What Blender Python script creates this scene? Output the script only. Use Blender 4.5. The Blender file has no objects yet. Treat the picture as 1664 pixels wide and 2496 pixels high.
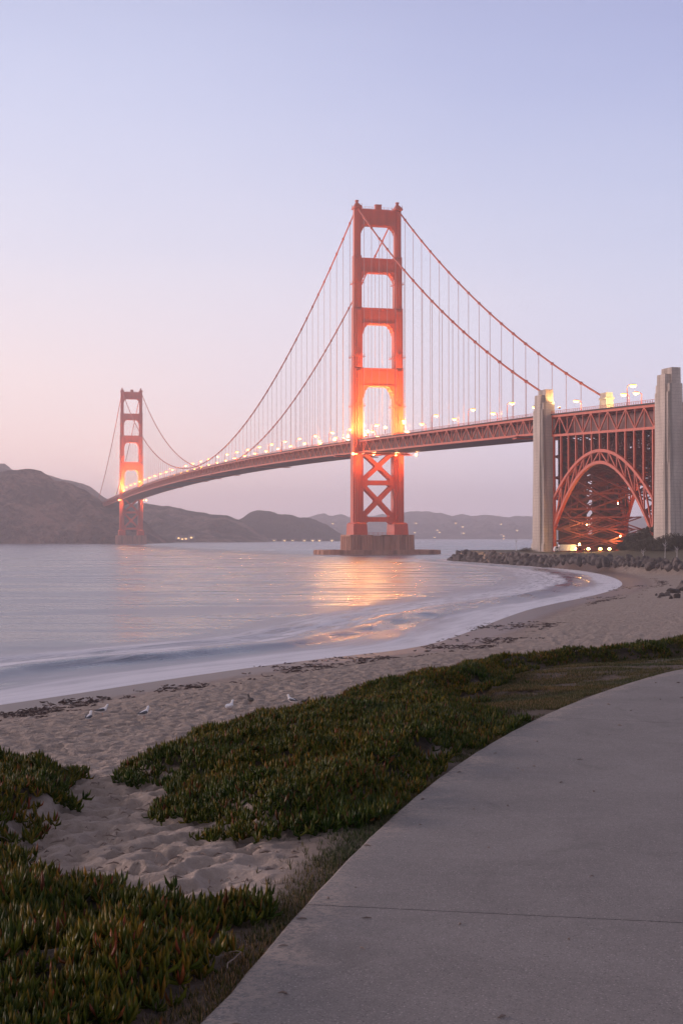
import bpy, math, random
import numpy as np
from mathutils import Vector, Matrix
R = math.radians
random.seed(7)
SC = bpy.context.scene
COL = SC.collection

# ------------------------------------------------------------------ camera
FPX = 3645.0                      # focal length in pixels of the 1664 x 2496 photograph
PITCH = math.atan(58.0/FPX)
CAM_Z = 12.0
cam_d = bpy.data.cameras.new('camera'); cam = bpy.data.objects.new('camera', cam_d); COL.objects.link(cam)
cam_d.sensor_fit = 'VERTICAL'; cam_d.sensor_height = 36.0; cam_d.lens = FPX/2496*36
cam_d.clip_start = 0.1; cam_d.clip_end = 60000
cam.location = (0, 0, CAM_Z); cam.rotation_euler = (R(90)+PITCH, 0, 0)
SC.camera = cam
SC.view_settings.view_transform = 'Standard'; SC.view_settings.look = 'None'
SC.view_settings.exposure = 0.0; SC.view_settings.gamma = 1.0
SC.cycles.max_bounces = 8; SC.cycles.volume_bounces = 3; SC.cycles.transparent_max_bounces = 8
SC.cycles.sample_clamp_indirect = 2.5
SC.cycles.use_denoising = True
SC.cycles.use_light_tree = True

# ------------------------------------------------------------------ node helpers
def lin(r, g, b):
    f = lambda c: (c/255/12.92) if c/255 <= 0.04045 else ((c/255+0.055)/1.055)**2.4
    return (f(r), f(g), f(b), 1.0)
def nd(nt, typ, ins=None, **props):
    n = nt.nodes.new(typ)
    for k, v in props.items(): setattr(n, k, v)
    for k, v in (ins or {}).items():
        if isinstance(v, bpy.types.NodeSocket): nt.links.new(v, n.inputs[k])
        else: n.inputs[k].default_value = v
    return n
def ramp(nt, fac, stops, interp='LINEAR'):
    n = nd(nt, 'ShaderNodeValToRGB', {'Fac': fac}); cr = n.color_ramp; cr.interpolation = interp
    while len(cr.elements) > 1: cr.elements.remove(cr.elements[-1])
    cr.elements[0].position = stops[0][0]; cr.elements[0].color = stops[0][1]
    for p, c in stops[1:]:
        e = cr.elements.new(p); e.color = c
    return n.outputs['Color']
def g(v): return (v, v, v, 1)
def mix(nt, fac, a, b, bt='MIX'):
    n = nd(nt, 'ShaderNodeMix', {0: fac, 6: a, 7: b}, data_type='RGBA', blend_type=bt)
    return n.outputs[2]
def mth(nt, op, a, b=0.0, c=0.0, clamp=False):
    return nd(nt, 'ShaderNodeMath', {0: a, 1: b, 2: c}, operation=op, use_clamp=clamp).outputs[0]
def mrange(nt, v, a, b, c=0.0, d=1.0, smooth=True):
    return nd(nt, 'ShaderNodeMapRange', {'Value': v, 'From Min': a, 'From Max': b, 'To Min': c, 'To Max': d},
              interpolation_type='SMOOTHSTEP' if smooth else 'LINEAR').outputs[0]
def noise(nt, vec, scale, detail=4, rough=0.55, dist=0.0):
    return nd(nt, 'ShaderNodeTexNoise', {'Vector': vec, 'Scale': scale, 'Detail': detail, 'Roughness': rough, 'Distortion': dist}).outputs[0]
def mapping(nt, vec, scale=(1, 1, 1), rot=(0, 0, 0)):
    return nd(nt, 'ShaderNodeMapping', {'Vector': vec, 'Scale': scale, 'Rotation': rot}).outputs[0]
def newmat(name):
    m = bpy.data.materials.new(name); m.use_nodes = True
    nt = m.node_tree; return m, nt, nt.nodes['Principled BSDF']
def bump(nt, h, strength, dist, normal=None):
    ins = {'Height': h, 'Strength': strength, 'Distance': dist}
    if normal: ins['Normal'] = normal
    return nd(nt, 'ShaderNodeBump', ins).outputs[0]
def setp(nt, b, **kw):
    for k, v in kw.items():
        k = k.replace('_', ' ')
        if isinstance(v, bpy.types.NodeSocket): nt.links.new(v, b.inputs[k])
        else: b.inputs[k].default_value = v

# ------------------------------------------------------------------ sky and sun
SUN_AZ, SUN_EL = -62, 11           # degrees: to the left of the view, low
W = bpy.data.worlds.new('World'); SC.world = W; W.use_nodes = True
wt = W.node_tree
bg = wt.nodes['Background']
dirv = nd(wt, 'ShaderNodeTexCoord').outputs['Generated']
sep = nd(wt, 'ShaderNodeSeparateXYZ', {0: dirv})
el = mth(wt, 'MAXIMUM', sep.outputs[2], 0.0)
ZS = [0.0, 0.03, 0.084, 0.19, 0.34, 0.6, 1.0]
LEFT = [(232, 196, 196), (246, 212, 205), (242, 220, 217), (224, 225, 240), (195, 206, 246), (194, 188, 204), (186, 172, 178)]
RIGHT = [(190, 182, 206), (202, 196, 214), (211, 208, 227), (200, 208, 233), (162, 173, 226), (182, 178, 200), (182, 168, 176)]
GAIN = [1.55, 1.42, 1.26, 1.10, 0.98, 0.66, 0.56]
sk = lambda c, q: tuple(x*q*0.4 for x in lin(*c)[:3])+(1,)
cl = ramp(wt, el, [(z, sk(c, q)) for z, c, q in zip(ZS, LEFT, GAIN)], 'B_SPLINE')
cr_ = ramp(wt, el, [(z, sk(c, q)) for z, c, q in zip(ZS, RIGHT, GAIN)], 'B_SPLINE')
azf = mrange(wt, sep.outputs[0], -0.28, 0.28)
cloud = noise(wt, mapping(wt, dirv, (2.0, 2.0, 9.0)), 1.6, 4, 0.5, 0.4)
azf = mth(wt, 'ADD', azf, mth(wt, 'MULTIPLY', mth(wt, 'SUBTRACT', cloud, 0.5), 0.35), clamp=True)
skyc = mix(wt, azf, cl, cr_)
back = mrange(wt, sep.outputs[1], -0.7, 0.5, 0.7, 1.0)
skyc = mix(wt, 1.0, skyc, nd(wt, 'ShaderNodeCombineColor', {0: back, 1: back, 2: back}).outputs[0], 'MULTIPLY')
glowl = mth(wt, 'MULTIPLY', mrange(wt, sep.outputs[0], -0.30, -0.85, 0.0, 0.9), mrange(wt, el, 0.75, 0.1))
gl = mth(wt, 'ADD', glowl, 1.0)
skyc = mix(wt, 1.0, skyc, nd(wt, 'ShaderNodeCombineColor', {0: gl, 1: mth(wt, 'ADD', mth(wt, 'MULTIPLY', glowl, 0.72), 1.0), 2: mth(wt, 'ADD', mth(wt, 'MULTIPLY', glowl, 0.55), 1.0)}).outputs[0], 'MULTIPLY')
nish = nd(wt, 'ShaderNodeTexSky', sky_type='NISHITA', sun_disc=False, sun_elevation=R(2), sun_rotation=R(SUN_AZ))
nish_w = mix(wt, 1.0, nish.outputs[0], (0.02, 0.02, 0.02, 1), 'MULTIPLY')
skyc = mix(wt, 0.06, skyc, nish_w, 'ADD')
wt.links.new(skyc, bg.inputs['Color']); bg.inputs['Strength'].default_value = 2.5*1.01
sun_d = bpy.data.lights.new('sun', 'SUN'); sun = bpy.data.objects.new('sun', sun_d); COL.objects.link(sun)
sun_d.energy = 2.3; sun_d.angle = R(12); sun_d.color = (1.0, 0.72, 0.66)
sv = Vector((math.sin(R(SUN_AZ))*math.cos(R(SUN_EL)), math.cos(R(SUN_AZ))*math.cos(R(SUN_EL)), math.sin(R(SUN_EL))))
sun.rotation_euler = sv.to_track_quat('Z', 'Y').to_euler()

# ------------------------------------------------------------------ object helpers
def tag(o, label=None, cat=None, group=None, kind=None):
    if label: o['label'] = label
    if cat: o['category'] = cat
    if group: o['group'] = group
    if kind: o['kind'] = kind
    return o
def empty(name, loc=(0, 0, 0), rz=0.0, parent=None):
    o = bpy.data.objects.new(name, None); COL.objects.link(o)
    o.location = loc; o.rotation_euler = (0, 0, rz); o.empty_display_size = 0.5
    if parent: o.parent = parent
    return o
class MB:
    def __init__(s): s.v = []; s.f = []
    def add(s, vs, fs):
        k = len(s.v); s.v += [tuple(p) for p in vs]; s.f += [tuple(i+k for i in f) for f in fs]; return s
    def box(s, c, d):
        x, y, z = c; a, b, h = d[0]/2, d[1]/2, d[2]/2
        vs = [(x+i*a, y+j*b, z+k*h) for k in (-1, 1) for j in (-1, 1) for i in (-1, 1)]
        return s.add(vs, [(0, 2, 3, 1), (4, 5, 7, 6), (0, 1, 5, 4), (2, 6, 7, 3), (0, 4, 6, 2), (1, 3, 7, 5)])
    def taper(s, c, d0, d1, z0, z1):
        vs = []
        for d, z in ((d0, z0), (d1, z1)):
            for j in (-1, 1):
                for i in (-1, 1): vs.append((c[0]+i*d[0]/2, c[1]+j*d[1]/2, z))
        return s.add(vs, [(0, 2, 3, 1), (4, 5, 7, 6), (0, 1, 5, 4), (2, 6, 7, 3), (0, 4, 6, 2), (1, 3, 7, 5)])
    def beam(s, p, q, w, h=None):
        h = h or w; p = Vector(p); q = Vector(q); t = (q-p).normalized()
        ref = Vector((0, 0, 1)) if abs(t.z) < 0.95 else Vector((0, 1, 0))
        u = t.cross(ref).normalized(); v = u.cross(t).normalized()
        vs = []
        for c in (p, q):
            for a, b in ((-1, -1), (1, -1), (1, 1), (-1, 1)): vs.append(c+u*(a*w/2)+v*(b*h/2))
        return s.add(vs, [(3, 2, 1, 0), (4, 5, 6, 7), (0, 1, 5, 4), (1, 2, 6, 5), (2, 3, 7, 6), (3, 0, 4, 7)])
    def prism(s, poly, fn, d0, d1):
        n = len(poly)
        vs = [fn(a, b, d0) for a, b in poly]+[fn(a, b, d1) for a, b in poly]
        fs = [tuple(range(n-1, -1, -1)), tuple(range(n, 2*n))]+[(i, (i+1) % n, n+(i+1) % n, n+i) for i in range(n)]
        return s.add(vs, fs)
    def tube(s, pts, rad, n=6):
        pts = [Vector(p) for p in pts]; rings = []
        if not hasattr(rad, '__len__'): rad = [rad]*len(pts)
        k0 = len(s.v)
        for i, p in enumerate(pts):
            t = (pts[min(i+1, len(pts)-1)]-pts[max(i-1, 0)]).normalized()
            ref = Vector((0, 0, 1)) if abs(t.z) < 0.95 else Vector((1, 0, 0))
            u = t.cross(ref).normalized(); v = u.cross(t)
            s.v += [tuple(p+(u*math.cos(2*math.pi*j/n)+v*math.sin(2*math.pi*j/n))*rad[i]) for j in range(n)]
        for i in range(len(pts)-1):
            for j in range(n):
                a = k0+i*n+j; b = k0+i*n+(j+1) % n
                s.f.append((a, b, b+n, a+n))
        s.f.append(tuple(k0+j for j in range(n-1, -1, -1)))
        e = k0+(len(pts)-1)*n; s.f.append(tuple(e+j for j in range(n)))
        return s
    def build(s, name, m, parent=None, smooth=False):
        me = bpy.data.meshes.new(name); me.from_pydata(s.v, [], s.f); me.materials.append(m); me.update()
        if smooth:
            me.polygons.foreach_set('use_smooth', np.ones(len(me.polygons), bool))
        o = bpy.data.objects.new(name, me); COL.objects.link(o)
        if parent: o.parent = parent
        return o
def fast_mesh(name, verts, faces, m, smooth=True, attrs=None, uv=None):
    """verts (n,3), faces list of (k, array(nf,k))"""
    me = bpy.data.meshes.new(name); verts = np.asarray(verts, np.float32)
    me.vertices.add(len(verts)); me.vertices.foreach_set('co', verts.ravel())
    loops = np.concatenate([f.ravel() for _, f in faces]).astype(np.int32)
    tot = np.concatenate([np.full(len(f), k, np.int32) for k, f in faces])
    st = np.concatenate([[0], np.cumsum(tot)[:-1]]).astype(np.int32)
    me.loops.add(len(loops)); me.loops.foreach_set('vertex_index', loops)
    me.polygons.add(len(tot)); me.polygons.foreach_set('loop_start', st); me.polygons.foreach_set('loop_total', tot)
    me.update(calc_edges=True); me.validate()
    me.polygons.foreach_set('use_smooth', np.full(len(me.polygons), smooth, bool))
    for k, a in (attrs or {}).items():
        a = np.asarray(a, np.float32)
        if a.ndim == 1:
            me.attributes.new(k, 'FLOAT', 'POINT').data.foreach_set('value', a)
        else:
            me.attributes.new(k, 'FLOAT_COLOR', 'POINT').data.foreach_set('color', a.ravel())
    me.materials.append(m)
    o = bpy.data.objects.new(name, me); COL.objects.link(o); return o
def grid_faces(nr, nc):
    i = np.arange(nr-1)[:, None]*nc+np.arange(nc-1)[None, :]
    return np.stack([i, i+1, i+1+nc, i+nc], -1).reshape(-1, 4)
def link_copy(o, parent=None):
    c = o.copy(); COL.objects.link(c)
    if parent is not None: c.parent = parent
    return c
def copy_tree(o, parent=None):
    c = link_copy(o, parent)
    for ch in list(o.children): copy_tree(ch, c)
    return c

# ------------------------------------------------------------------ numeric helpers
def hash2(ix, iy, seed):
    h = (ix.astype(np.int64)*374761393+iy.astype(np.int64)*668265263+seed*1442695041) & 0xffffffff
    h = ((h ^ (h >> 13))*1274126177) & 0xffffffff
    h = h ^ (h >> 16)
    return (h & 0xffff)/65535.0
def vnoise(x, y, seed=0):
    x = np.asarray(x, float); y = np.asarray(y, float)
    ix = np.floor(x); iy = np.floor(y); fx = x-ix; fy = y-iy
    fx = fx*fx*(3-2*fx); fy = fy*fy*(3-2*fy)
    a = hash2(ix, iy, seed); b = hash2(ix+1, iy, seed); c = hash2(ix, iy+1, seed); d = hash2(ix+1, iy+1, seed)
    return (a*(1-fx)+b*fx)*(1-fy)+(c*(1-fx)+d*fx)*fy
def fbm(x, y, seed=0, octv=4):
    s = 0; a = 0.5
    for k in range(octv):
        s = s+a*vnoise(x*2**k, y*2**k, seed+k*17); a *= 0.5
    return s
def sstep(a, b, x):
    t = np.clip((x-a)/(b-a), 0, 1); return t*t*(3-2*t)
def pdist(X, Y, pts, closed=False):
    pts = np.asarray(pts, float)
    best = np.full(X.shape, 1e18); par = np.zeros(X.shape); acc = 0.0
    n = len(pts)
    for i in range(n if closed else n-1):
        a = pts[i]; b = pts[(i+1) % n]; d = b-a; L2 = (d*d).sum()
        t = np.clip(((X-a[0])*d[0]+(Y-a[1])*d[1])/L2, 0, 1)
        q = (X-a[0]-t*d[0])**2+(Y-a[1]-t*d[1])**2
        m = q < best
        best = np.where(m, q, best); par = np.where(m, acc+t*math.sqrt(L2), par); acc += math.sqrt(L2)
    return np.sqrt(best), par
def inside(X, Y, pts):
    pts = np.asarray(pts, float); r = np.zeros(X.shape, bool); n = len(pts)
    for i in range(n):
        x0, y0 = pts[i]; x1, y1 = pts[(i+1) % n]
        if y0 == y1: continue
        c = ((y0 > Y) != (y1 > Y)) & (X < (x1-x0)*(Y-y0)/(y1-y0)+x0)
        r ^= c
    return r
def chaikin(pts, n=2):
    pts = [np.array(p, float) for p in pts]
    for _ in range(n):
        q = [pts[0]]
        for a, b in zip(pts[:-1], pts[1:]): q += [a*.75+b*.25, a*.25+b*.75]
        pts = q+[pts[-1]]
    return np.array(pts)
def ray(px, py):
    """direction through a pixel of the photograph, scaled to unit depth along Y"""
    u = (px-832)/FPX; w = -(py-1248)/FPX; cp, sp = math.cos(PITCH), math.sin(PITCH)
    y = cp-w*sp; return u/y, (sp+w*cp)/y
def on_plane(px, py, z):
    a, b = ray(px, py); Y = (z-CAM_Z)/b; return np.array([a*Y, Y])
K = 2496/2352                      # small-view pixels to photograph pixels

# ------------------------------------------------------------------ terrain
SHORE = chaikin([(-110, -20), (-75, 35), (-50, 65), (-35, 88), (-24, 107), (-12, 131), (-2, 147), (8, 160), (15.5, 187), (23, 218), (32, 251),
                 (52, 305), (68, 361), (78, 430), (82, 500), (81, 553)], 2)
TIP = [(76, 591), (66, 653), (52, 715), (56, 745), (75, 765), (130, 780), (300, 800)]
LAND = np.array(list(map(tuple, SHORE))+TIP+[(900, 850), (1200, 800), (1200, -400), (-300, -400), (-250, -200)])
WALL = chaikin([(300, 790), (130, 772), (75, 757), (58, 741), (55, 716), (68, 655), (78, 592), (84, 550), (89, 480), (97, 415), (125, 310), (190, 200), (300, 120)], 2)
PLAT = np.array(list(map(tuple, WALL))+[(1200, 100), (1200, 790)])
CREST = chaikin([(-60, 8), (-20, 14.5), (-8, 17), (-4.2, 17.6), (-2.8, 17.6), (-2.2, 19.6), (-.9, 22.6), (.6, 26), (2.4, 30), (5, 33), (8.8, 38.6), (14, 46), (25, 58), (60, 90)], 1)
BANK = np.array(list(map(tuple, CREST))+[(60, -50), (-60, -50)])
PZ = 9.75
EDGE_PX = [(465, 2352), (600, 2190), (720, 2058), (820, 1950), (905, 1866), (985, 1797), (1060, 1738), (1130, 1706), (1180, 1682), (1280, 1629), (1370, 1592), (1450, 1563), (1568, 1535)]
EDGE = [on_plane(x*K, y*K, PZ) for x, y in EDGE_PX]
_e = np.array(EDGE); _c = np.polyfit(_e[:, 1], _e[:, 0], 3); _y = np.linspace(_e[0, 1], _e[-1, 1], 14)
EDGE = list(np.stack([np.polyval(_c, _y), _y], 1)); print('edge fit', np.abs(np.polyval(_c, _e[:, 1])-_e[:, 0]).max())
EDGE = chaikin([(-3.4, -4), (-1.9, 2)]+[tuple(p) for p in EDGE]+[(8.6, 28.4), (13, 32), (20, 36), (40, 42)], 2)
PATHPOLY = np.array(list(map(tuple, EDGE))+[(40, -10), (-3, -10)])

def base_height(X, Y):
    d, _ = pdist(X, Y, SHORE); ins = inside(X, Y, LAND)
    dl, _ = pdist(X, Y, LAND, True)
    zb = np.where(ins, 0.055*np.minimum(dl, 50)+0.025*np.clip(dl-50, 0, 60), -0.06*dl)
    zb = np.maximum(zb, -3.5)
    dp, _ = pdist(X, Y, WALL); inp = inside(X, Y, PLAT)
    pl = sstep(-3.5, 3.0, np.where(inp, dp, -dp))
    rise = 13*np.exp(-(np.minimum((X-142), 0)/21)**2-((Y-572)/48)**2)
    zb = zb*(1-pl)+pl*(5.0+rise*sstep(0, 30, np.where(inp, dp, -dp)))
    dc, _ = pdist(X, Y, CREST); ib = inside(X, Y, BANK)
    de, _ = pdist(X, Y, EDGE); ip = inside(X, Y, PATHPOLY)
    e = np.where(ip, -de, de)
    zk = PZ-0.03-0.085*np.clip(e, 0, 30)
    zk = np.where(ip, PZ-0.12, zk)
    out = np.where(ib, -dc, dc)
    soft = np.where(out > -1.5, 0.38*(np.sqrt((out+1.5)**2+1.2)-1.095), 0)
    zk = zk-soft
    return np.maximum(zb, zk), dl*np.where(ins, 1, -1), e, out
def hit(px, py):
    a, b = ray(px, py); Ys = np.geomspace(3, 900, 6000)
    z, *_ = base_height(a*Ys, Ys); below = CAM_Z+b*Ys < z
    i = int(np.argmax(below)); Y = Ys[i]; return np.array([a*Y, Y])
def poly_hit(pts): return np.array([hit(x*K, y*K) for x, y in pts])

MAT_BIG = np.concatenate([np.array([(-2.35, 17.3), (-1.9, 19.5), (-.7, 22.7), (.8, 26.1), (2.5, 30.2), (5, 33.3), (8.8, 38.8), (13, 44.5)]),
    np.array([(14, 41)]),
    poly_hit([(1568, 1490), (1450, 1512), (1290, 1530), (1180, 1552), (1150, 1578), (1062, 1592), (1050, 1625), (1120, 1648), (1172, 1668), (1165, 1690),
              (1090, 1730), (1040, 1765), (960, 1845), (870, 1892), (740, 1908), (600, 1928), (470, 1925), (505, 1893), (410, 1868), (392, 1850), (424, 1815), (330, 1806), (235, 1797)])])
MAT_CREST = np.array([(1.2, 27.2), (2.6, 30), (5.1, 33.2), (8.9, 38.7), (14, 46), (25, 58), (27, 55), (16.5, 43), (11, 35.8), (7.0, 31.5), (4.2, 29.2), (2.2, 26.8)])
MAT_SIDE = np.concatenate([np.array([(-9, 17.2), (-4.1, 17.3), (-2.95, 17.0)]),
    poly_hit([(218, 1800), (228, 1835), (205, 1868), (112, 1898), (98, 1925), (30, 1955), (40, 1985), (76, 2005), (72, 2032), (0, 2040), (-120, 2030)])])
MAT_NEAR = np.concatenate([poly_hit([(-160, 2062), (0, 2066), (80, 2062), (160, 2060), (260, 2052), (350, 2060), (430, 2082), (510, 2096), (548, 2094), (562, 2125), (545, 2180), (538, 2235), (515, 2300), (488, 2345)]),
    np.array([(-.9, 6.2), (-1.1, 5.0), (-1.5, 4.0), (-4.2, 4.0)])])
DIRT = poly_hit([(1150, 1578), (1180, 1556), (1300, 1532), (1440, 1516), (1568, 1500), (1568, 1532), (1450, 1560), (1370, 1590), (1280, 1627), (1180, 1680), (1120, 1650), (1060, 1620)])
SOILY = poly_hit([(640, 1925), (760, 1915), (870, 1895), (960, 1850), (900, 1866), (820, 1950), (720, 2058), (600, 2188), (560, 2190), (590, 2120), (650, 2040), (720, 1990)])

GAP = hit(212*K, 1800*K)+np.array([0, .4])
def soft_in(X, Y, poly, w, inset=0.0):
    d, _ = pdist(X, Y, poly, True); return sstep(-w, w, np.where(inside(X, Y, poly), d, -d)-inset)

rngs = np.random.default_rng(5)
def height(X, Y, full=False):
    z, sd, e, out = base_height(X, Y)
    nz = fbm(X*0.45, Y*0.45, 3, 3)-0.45
    near = (out < 12) & (Y < 80)
    plant = np.zeros(X.shape); lump = fbm(X*1.3, Y*1.3, 21, 3)
    if near.any():
        xs, ys = X[near], Y[near]
        p = np.maximum.reduce([soft_in(xs, ys, M, 0.22, .38) for M in (MAT_BIG, MAT_CREST, MAT_SIDE, MAT_NEAR)])
        plant[near] = p*(1-sstep(-0.1, 0.05, -e[near]))
    z = z+plant*(0.02+0.42*lump)*sstep(0.0, 0.8, e)
    off = np.where((e > 0) & (out < 20), sstep(0.1, 1.5, e)*nz*0.22, 0)
    z = z+off
    beach = (sd > 2) & (out > 5)
    z = z+np.where(beach & (Y < 170), (fbm(X*1.5, Y*1.15, 19, 3)-.45)*.16*sstep(7, 12, sd), 0)
    z = z+np.where(beach, (fbm(X*0.35, Y*0.35, 9, 3)-0.45)*0.16*sstep(2, 14, sd), 0)
    if full: return z, sd, e, out, plant
    return z

rows = np.concatenate([np.linspace(0.5, 4.2, 30, endpoint=False), np.geomspace(4.2, 30, 620, endpoint=False), np.geomspace(30, 150, 640, endpoint=False), np.geomspace(150, 820, 130)])
cu = np.linspace(-1, 1, 470); cw_ = cu**5; cu = 0.30*cu+0.32*cw_
TX = rows[:, None]*cu[None, :]+14*cw_[None, :]; TY = np.repeat(rows[:, None], len(cu), 1)
X, Y = TX.ravel(), TY.ravel()
TZ, SD, EE, OUT, PLANT = height(X, Y, True)
# trodden footprints in the sand between the plant mats, real dents with pushed-up rims
bare = (PLANT < 0.3) & (EE > 0.25) & (OUT < 1.0) & (Y < 24) & (X < 4)
dents = np.zeros(len(X)); idx = np.where((Y > 6) & (Y < 24) & (np.abs(X) < 8))[0]
sx, sy = X[idx], Y[idx]
def bowls(x, y, cell, seed, depth):
    x = x/cell; y = y/(cell*.85); ix = np.floor(x); iy = np.floor(y); d1 = np.full(x.shape, 9.0); am = np.zeros(x.shape)
    for i in (-1, 0, 1):
        for j in (-1, 0, 1):
            cx, cy = ix+i, iy+j; h1 = hash2(cx, cy, seed); h2 = hash2(cx, cy, seed+5); h3 = hash2(cx, cy, seed+9)
            d = np.hypot(x-cx-h1, y-cy-h2); m = d < d1; d1 = np.where(m, d, d1); am = np.where(m, .35+.9*h3, am)
    return depth*am*(np.clip(d1/.62, 0, 1)**1.6-1)
wx = sx+.12*(fbm(sx*5, sy*5, 201, 3)-.45); wy = sy+.12*(fbm(sx*5, sy*5, 202, 3)-.45)
dents[idx] = bowls(wx, wy, .27, 301, .135)+.35*bowls(wx, wy, .13, 311, .06)
bw = np.where(bare, 1, 0)*sstep(0.25, 1.0, EE)
TZ = TZ+dents*bw+(fbm(X*3, Y*3, 31, 3)-.45)*0.05*bw
bi = np.where((SD > 7) & (OUT > 5) & (Y < 200))[0]
TZ[bi] += (bowls(X[bi]+.25*fbm(X[bi]*2, Y[bi]*2, 205, 2), Y[bi]+.3*fbm(X[bi]*2, Y[bi]*2, 206, 2), .85, 321, .17)+.12)*sstep(8, 13, SD[bi])
soil = np.zeros(len(X)); nm = (OUT < 4) & (Y < 60)
soil[nm] = np.maximum(soft_in(X[nm], Y[nm], DIRT, 0.35), 0.75*soft_in(X[nm], Y[nm], SOILY, 0.5))
soil = np.maximum(soil, 0.9*(1-sstep(0.05, 0.6, EE))*(EE > -1)*(Y < 60))
soil = np.maximum(soil, 0.97*sstep(-0.6, 0.8, X-(0.2+0.06*(Y-16)))*sstep(15.5, 18, Y)*(OUT < 0.5)*(Y < 60))
soil = np.maximum(soil, np.where((OUT > 1.0) & (OUT < 14) & (TZ > 4.2), .5, 0))
soil = np.maximum(soil, .95*(1-sstep(1.3, 2.2, EE))*(EE > -1)*(1-sstep(8.6, 10.2, Y)))
dpw, _ = pdist(X, Y, WALL); inpw = inside(X, Y, PLAT)
turf = sstep(0.5, 3.0, np.where(inpw, dpw, -dpw))

m_sand, nt, b = newmat('beach_ground')
pos = nd(nt, 'ShaderNodeTexCoord').outputs['Object']
A = lambda n: nd(nt, 'ShaderNodeAttribute', attribute_name=n).outputs['Fac']
n1 = noise(nt, pos, 0.6, 6, 0.6); n2 = noise(nt, pos, 14, 5, 0.65); n3 = noise(nt, pos, 160, 3, 0.6)
sandc = ramp(nt, mth(nt, 'ADD', mth(nt, 'MULTIPLY', n1, 0.5), mth(nt, 'MULTIPLY', n2, 0.5)), [(0.3, (0.25, 0.205, 0.17, 1)), (0.7, (0.46, 0.385, 0.33, 1))])
sandc = mix(nt, mrange(nt, n3, 0.62, 0.72), sandc, (0.12, 0.09, 0.08, 1))
wet = mth(nt, 'SUBTRACT', 1.0, mrange(nt, mth(nt, 'ADD', A('shore'), mth(nt, 'MULTIPLY', mth(nt, 'SUBTRACT', n1, 0.5), 5.0)), 5.0, 10.0))
sandc = mix(nt, wet, sandc, (0.15, 0.105, 0.085, 1))
soilc = ramp(nt, n2, [(0.3, (0.03, 0.021, 0.014, 1)), (0.62, (0.085, 0.060, 0.042, 1)), (0.8, (0.16, 0.125, 0.10, 1))])
sm = mth(nt, 'MULTIPLY', A('soil'), mrange(nt, n2, 0.25, 0.6, 0.65, 1.0), clamp=True)
c = mix(nt, sm, sandc, soilc)
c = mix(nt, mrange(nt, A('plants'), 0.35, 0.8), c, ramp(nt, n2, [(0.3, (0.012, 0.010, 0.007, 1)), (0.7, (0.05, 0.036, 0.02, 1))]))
turfc = ramp(nt, n1, [(0.3, (0.06, 0.06, 0.03, 1)), (0.7, (0.13, 0.11, 0.07, 1))])
c = mix(nt, A('turf'), c, turfc)
hgt = mth(nt, 'ADD', mth(nt, 'MULTIPLY', n2, 0.03), mth(nt, 'MULTIPLY', n3, 0.004))
dry = mth(nt, 'SUBTRACT', 1.0, wet)
pits = nd(nt, 'ShaderNodeTexVoronoi', {'Vector': mapping(nt, pos, (1.0, 0.8, 1)), 'Scale': 1.9, 'Randomness': 1.0}, feature='SMOOTH_F1').outputs['Distance']
hgt2 = mth(nt, 'MULTIPLY', mth(nt, 'ADD', mth(nt, 'MULTIPLY', pits, 0.42), mth(nt, 'MULTIPLY', noise(nt, pos, 2.6, 4, 0.6), 0.5)), mth(nt, 'MULTIPLY', A('trodden'), dry))
nrm = bump(nt, mth(nt, 'ADD', hgt2, mth(nt, 'MULTIPLY', hgt, dry)), 1.0, 1.0)
setp(nt, b, Base_Color=c, Roughness=mth(nt, 'SUBTRACT', 0.95, mth(nt, 'MULTIPLY', wet, 0.5)), Normal=nrm)
b.inputs['Specular IOR Level'].default_value = 0.3
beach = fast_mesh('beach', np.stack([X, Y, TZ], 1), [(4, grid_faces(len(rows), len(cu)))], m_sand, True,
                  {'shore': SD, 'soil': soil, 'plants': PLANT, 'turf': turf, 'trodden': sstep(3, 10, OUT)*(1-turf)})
tag(beach, kind='structure')

# ------------------------------------------------------------------ sea
rw = np.concatenate([np.geomspace(40, 420, 560, endpoint=False), np.geomspace(420, 9000, 160)])
cw = np.linspace(-1, 1, 420); cw = 0.32*cw+0.58*cw**5
SX = (rw[:, None]*cw[None, :]).ravel(); SY = np.repeat(rw[:, None], len(cw), 1).ravel()
dS, pS = pdist(SX, SY, SHORE); dLd, _ = pdist(SX, SY, LAND, True); off = np.where(inside(SX, SY, LAND), -dLd, dLd)
wig = (fbm(pS*0.045, off*0.02, 44, 3)-0.45)
o2 = off+wig*9
amp = sstep(330, 120, SY)*0.65+0.35
fall = sstep(560, 430, SY)
def breaker(c, front, backw, h): # steep face towards the shore, long back
    t = o2-c
    return h*np.where(t < 0, np.exp(-(t/front)**2), np.exp(-(t/backw)**2))
wz = breaker(13, 2.0, 6, 1.15)*(0.15+1.5*vnoise(pS*0.022, off*0+3.3, 5)**1.5)+breaker(21, 2.4, 6, .75)*vnoise(pS*0.026, off*0+5.3, 15)+breaker(34, 3.6, 9, 0.7)*vnoise(pS*0.014, off*0+9.1, 6)
wz = wz*amp*fall+0.03*fall*np.exp(-np.abs(off)/6)
wz += 0.05*(fbm(SX*0.026+SY*0.013, SY*0.013-SX*.011, 71, 4)-.45)*sstep(10, 60, off)*sstep(900, 300, SY)
sea_z = np.where(off < 0, 0.03, wz)+0.0
m_sea, nt, b = newmat('sea_water')
pos = nd(nt, 'ShaderNodeTexCoord').outputs['Object']
offn = nd(nt, 'ShaderNodeAttribute', attribute_name='offshore').outputs['Fac']
aln = nd(nt, 'ShaderNodeAttribute', attribute_name='along').outputs['Fac']
surfv = nd(nt, 'ShaderNodeCombineXYZ', {0: mth(nt, 'MULTIPLY', aln, 0.024), 1: mth(nt, 'MULTIPLY', offn, 0.22), 2: 0.0}).outputs[0]
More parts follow.
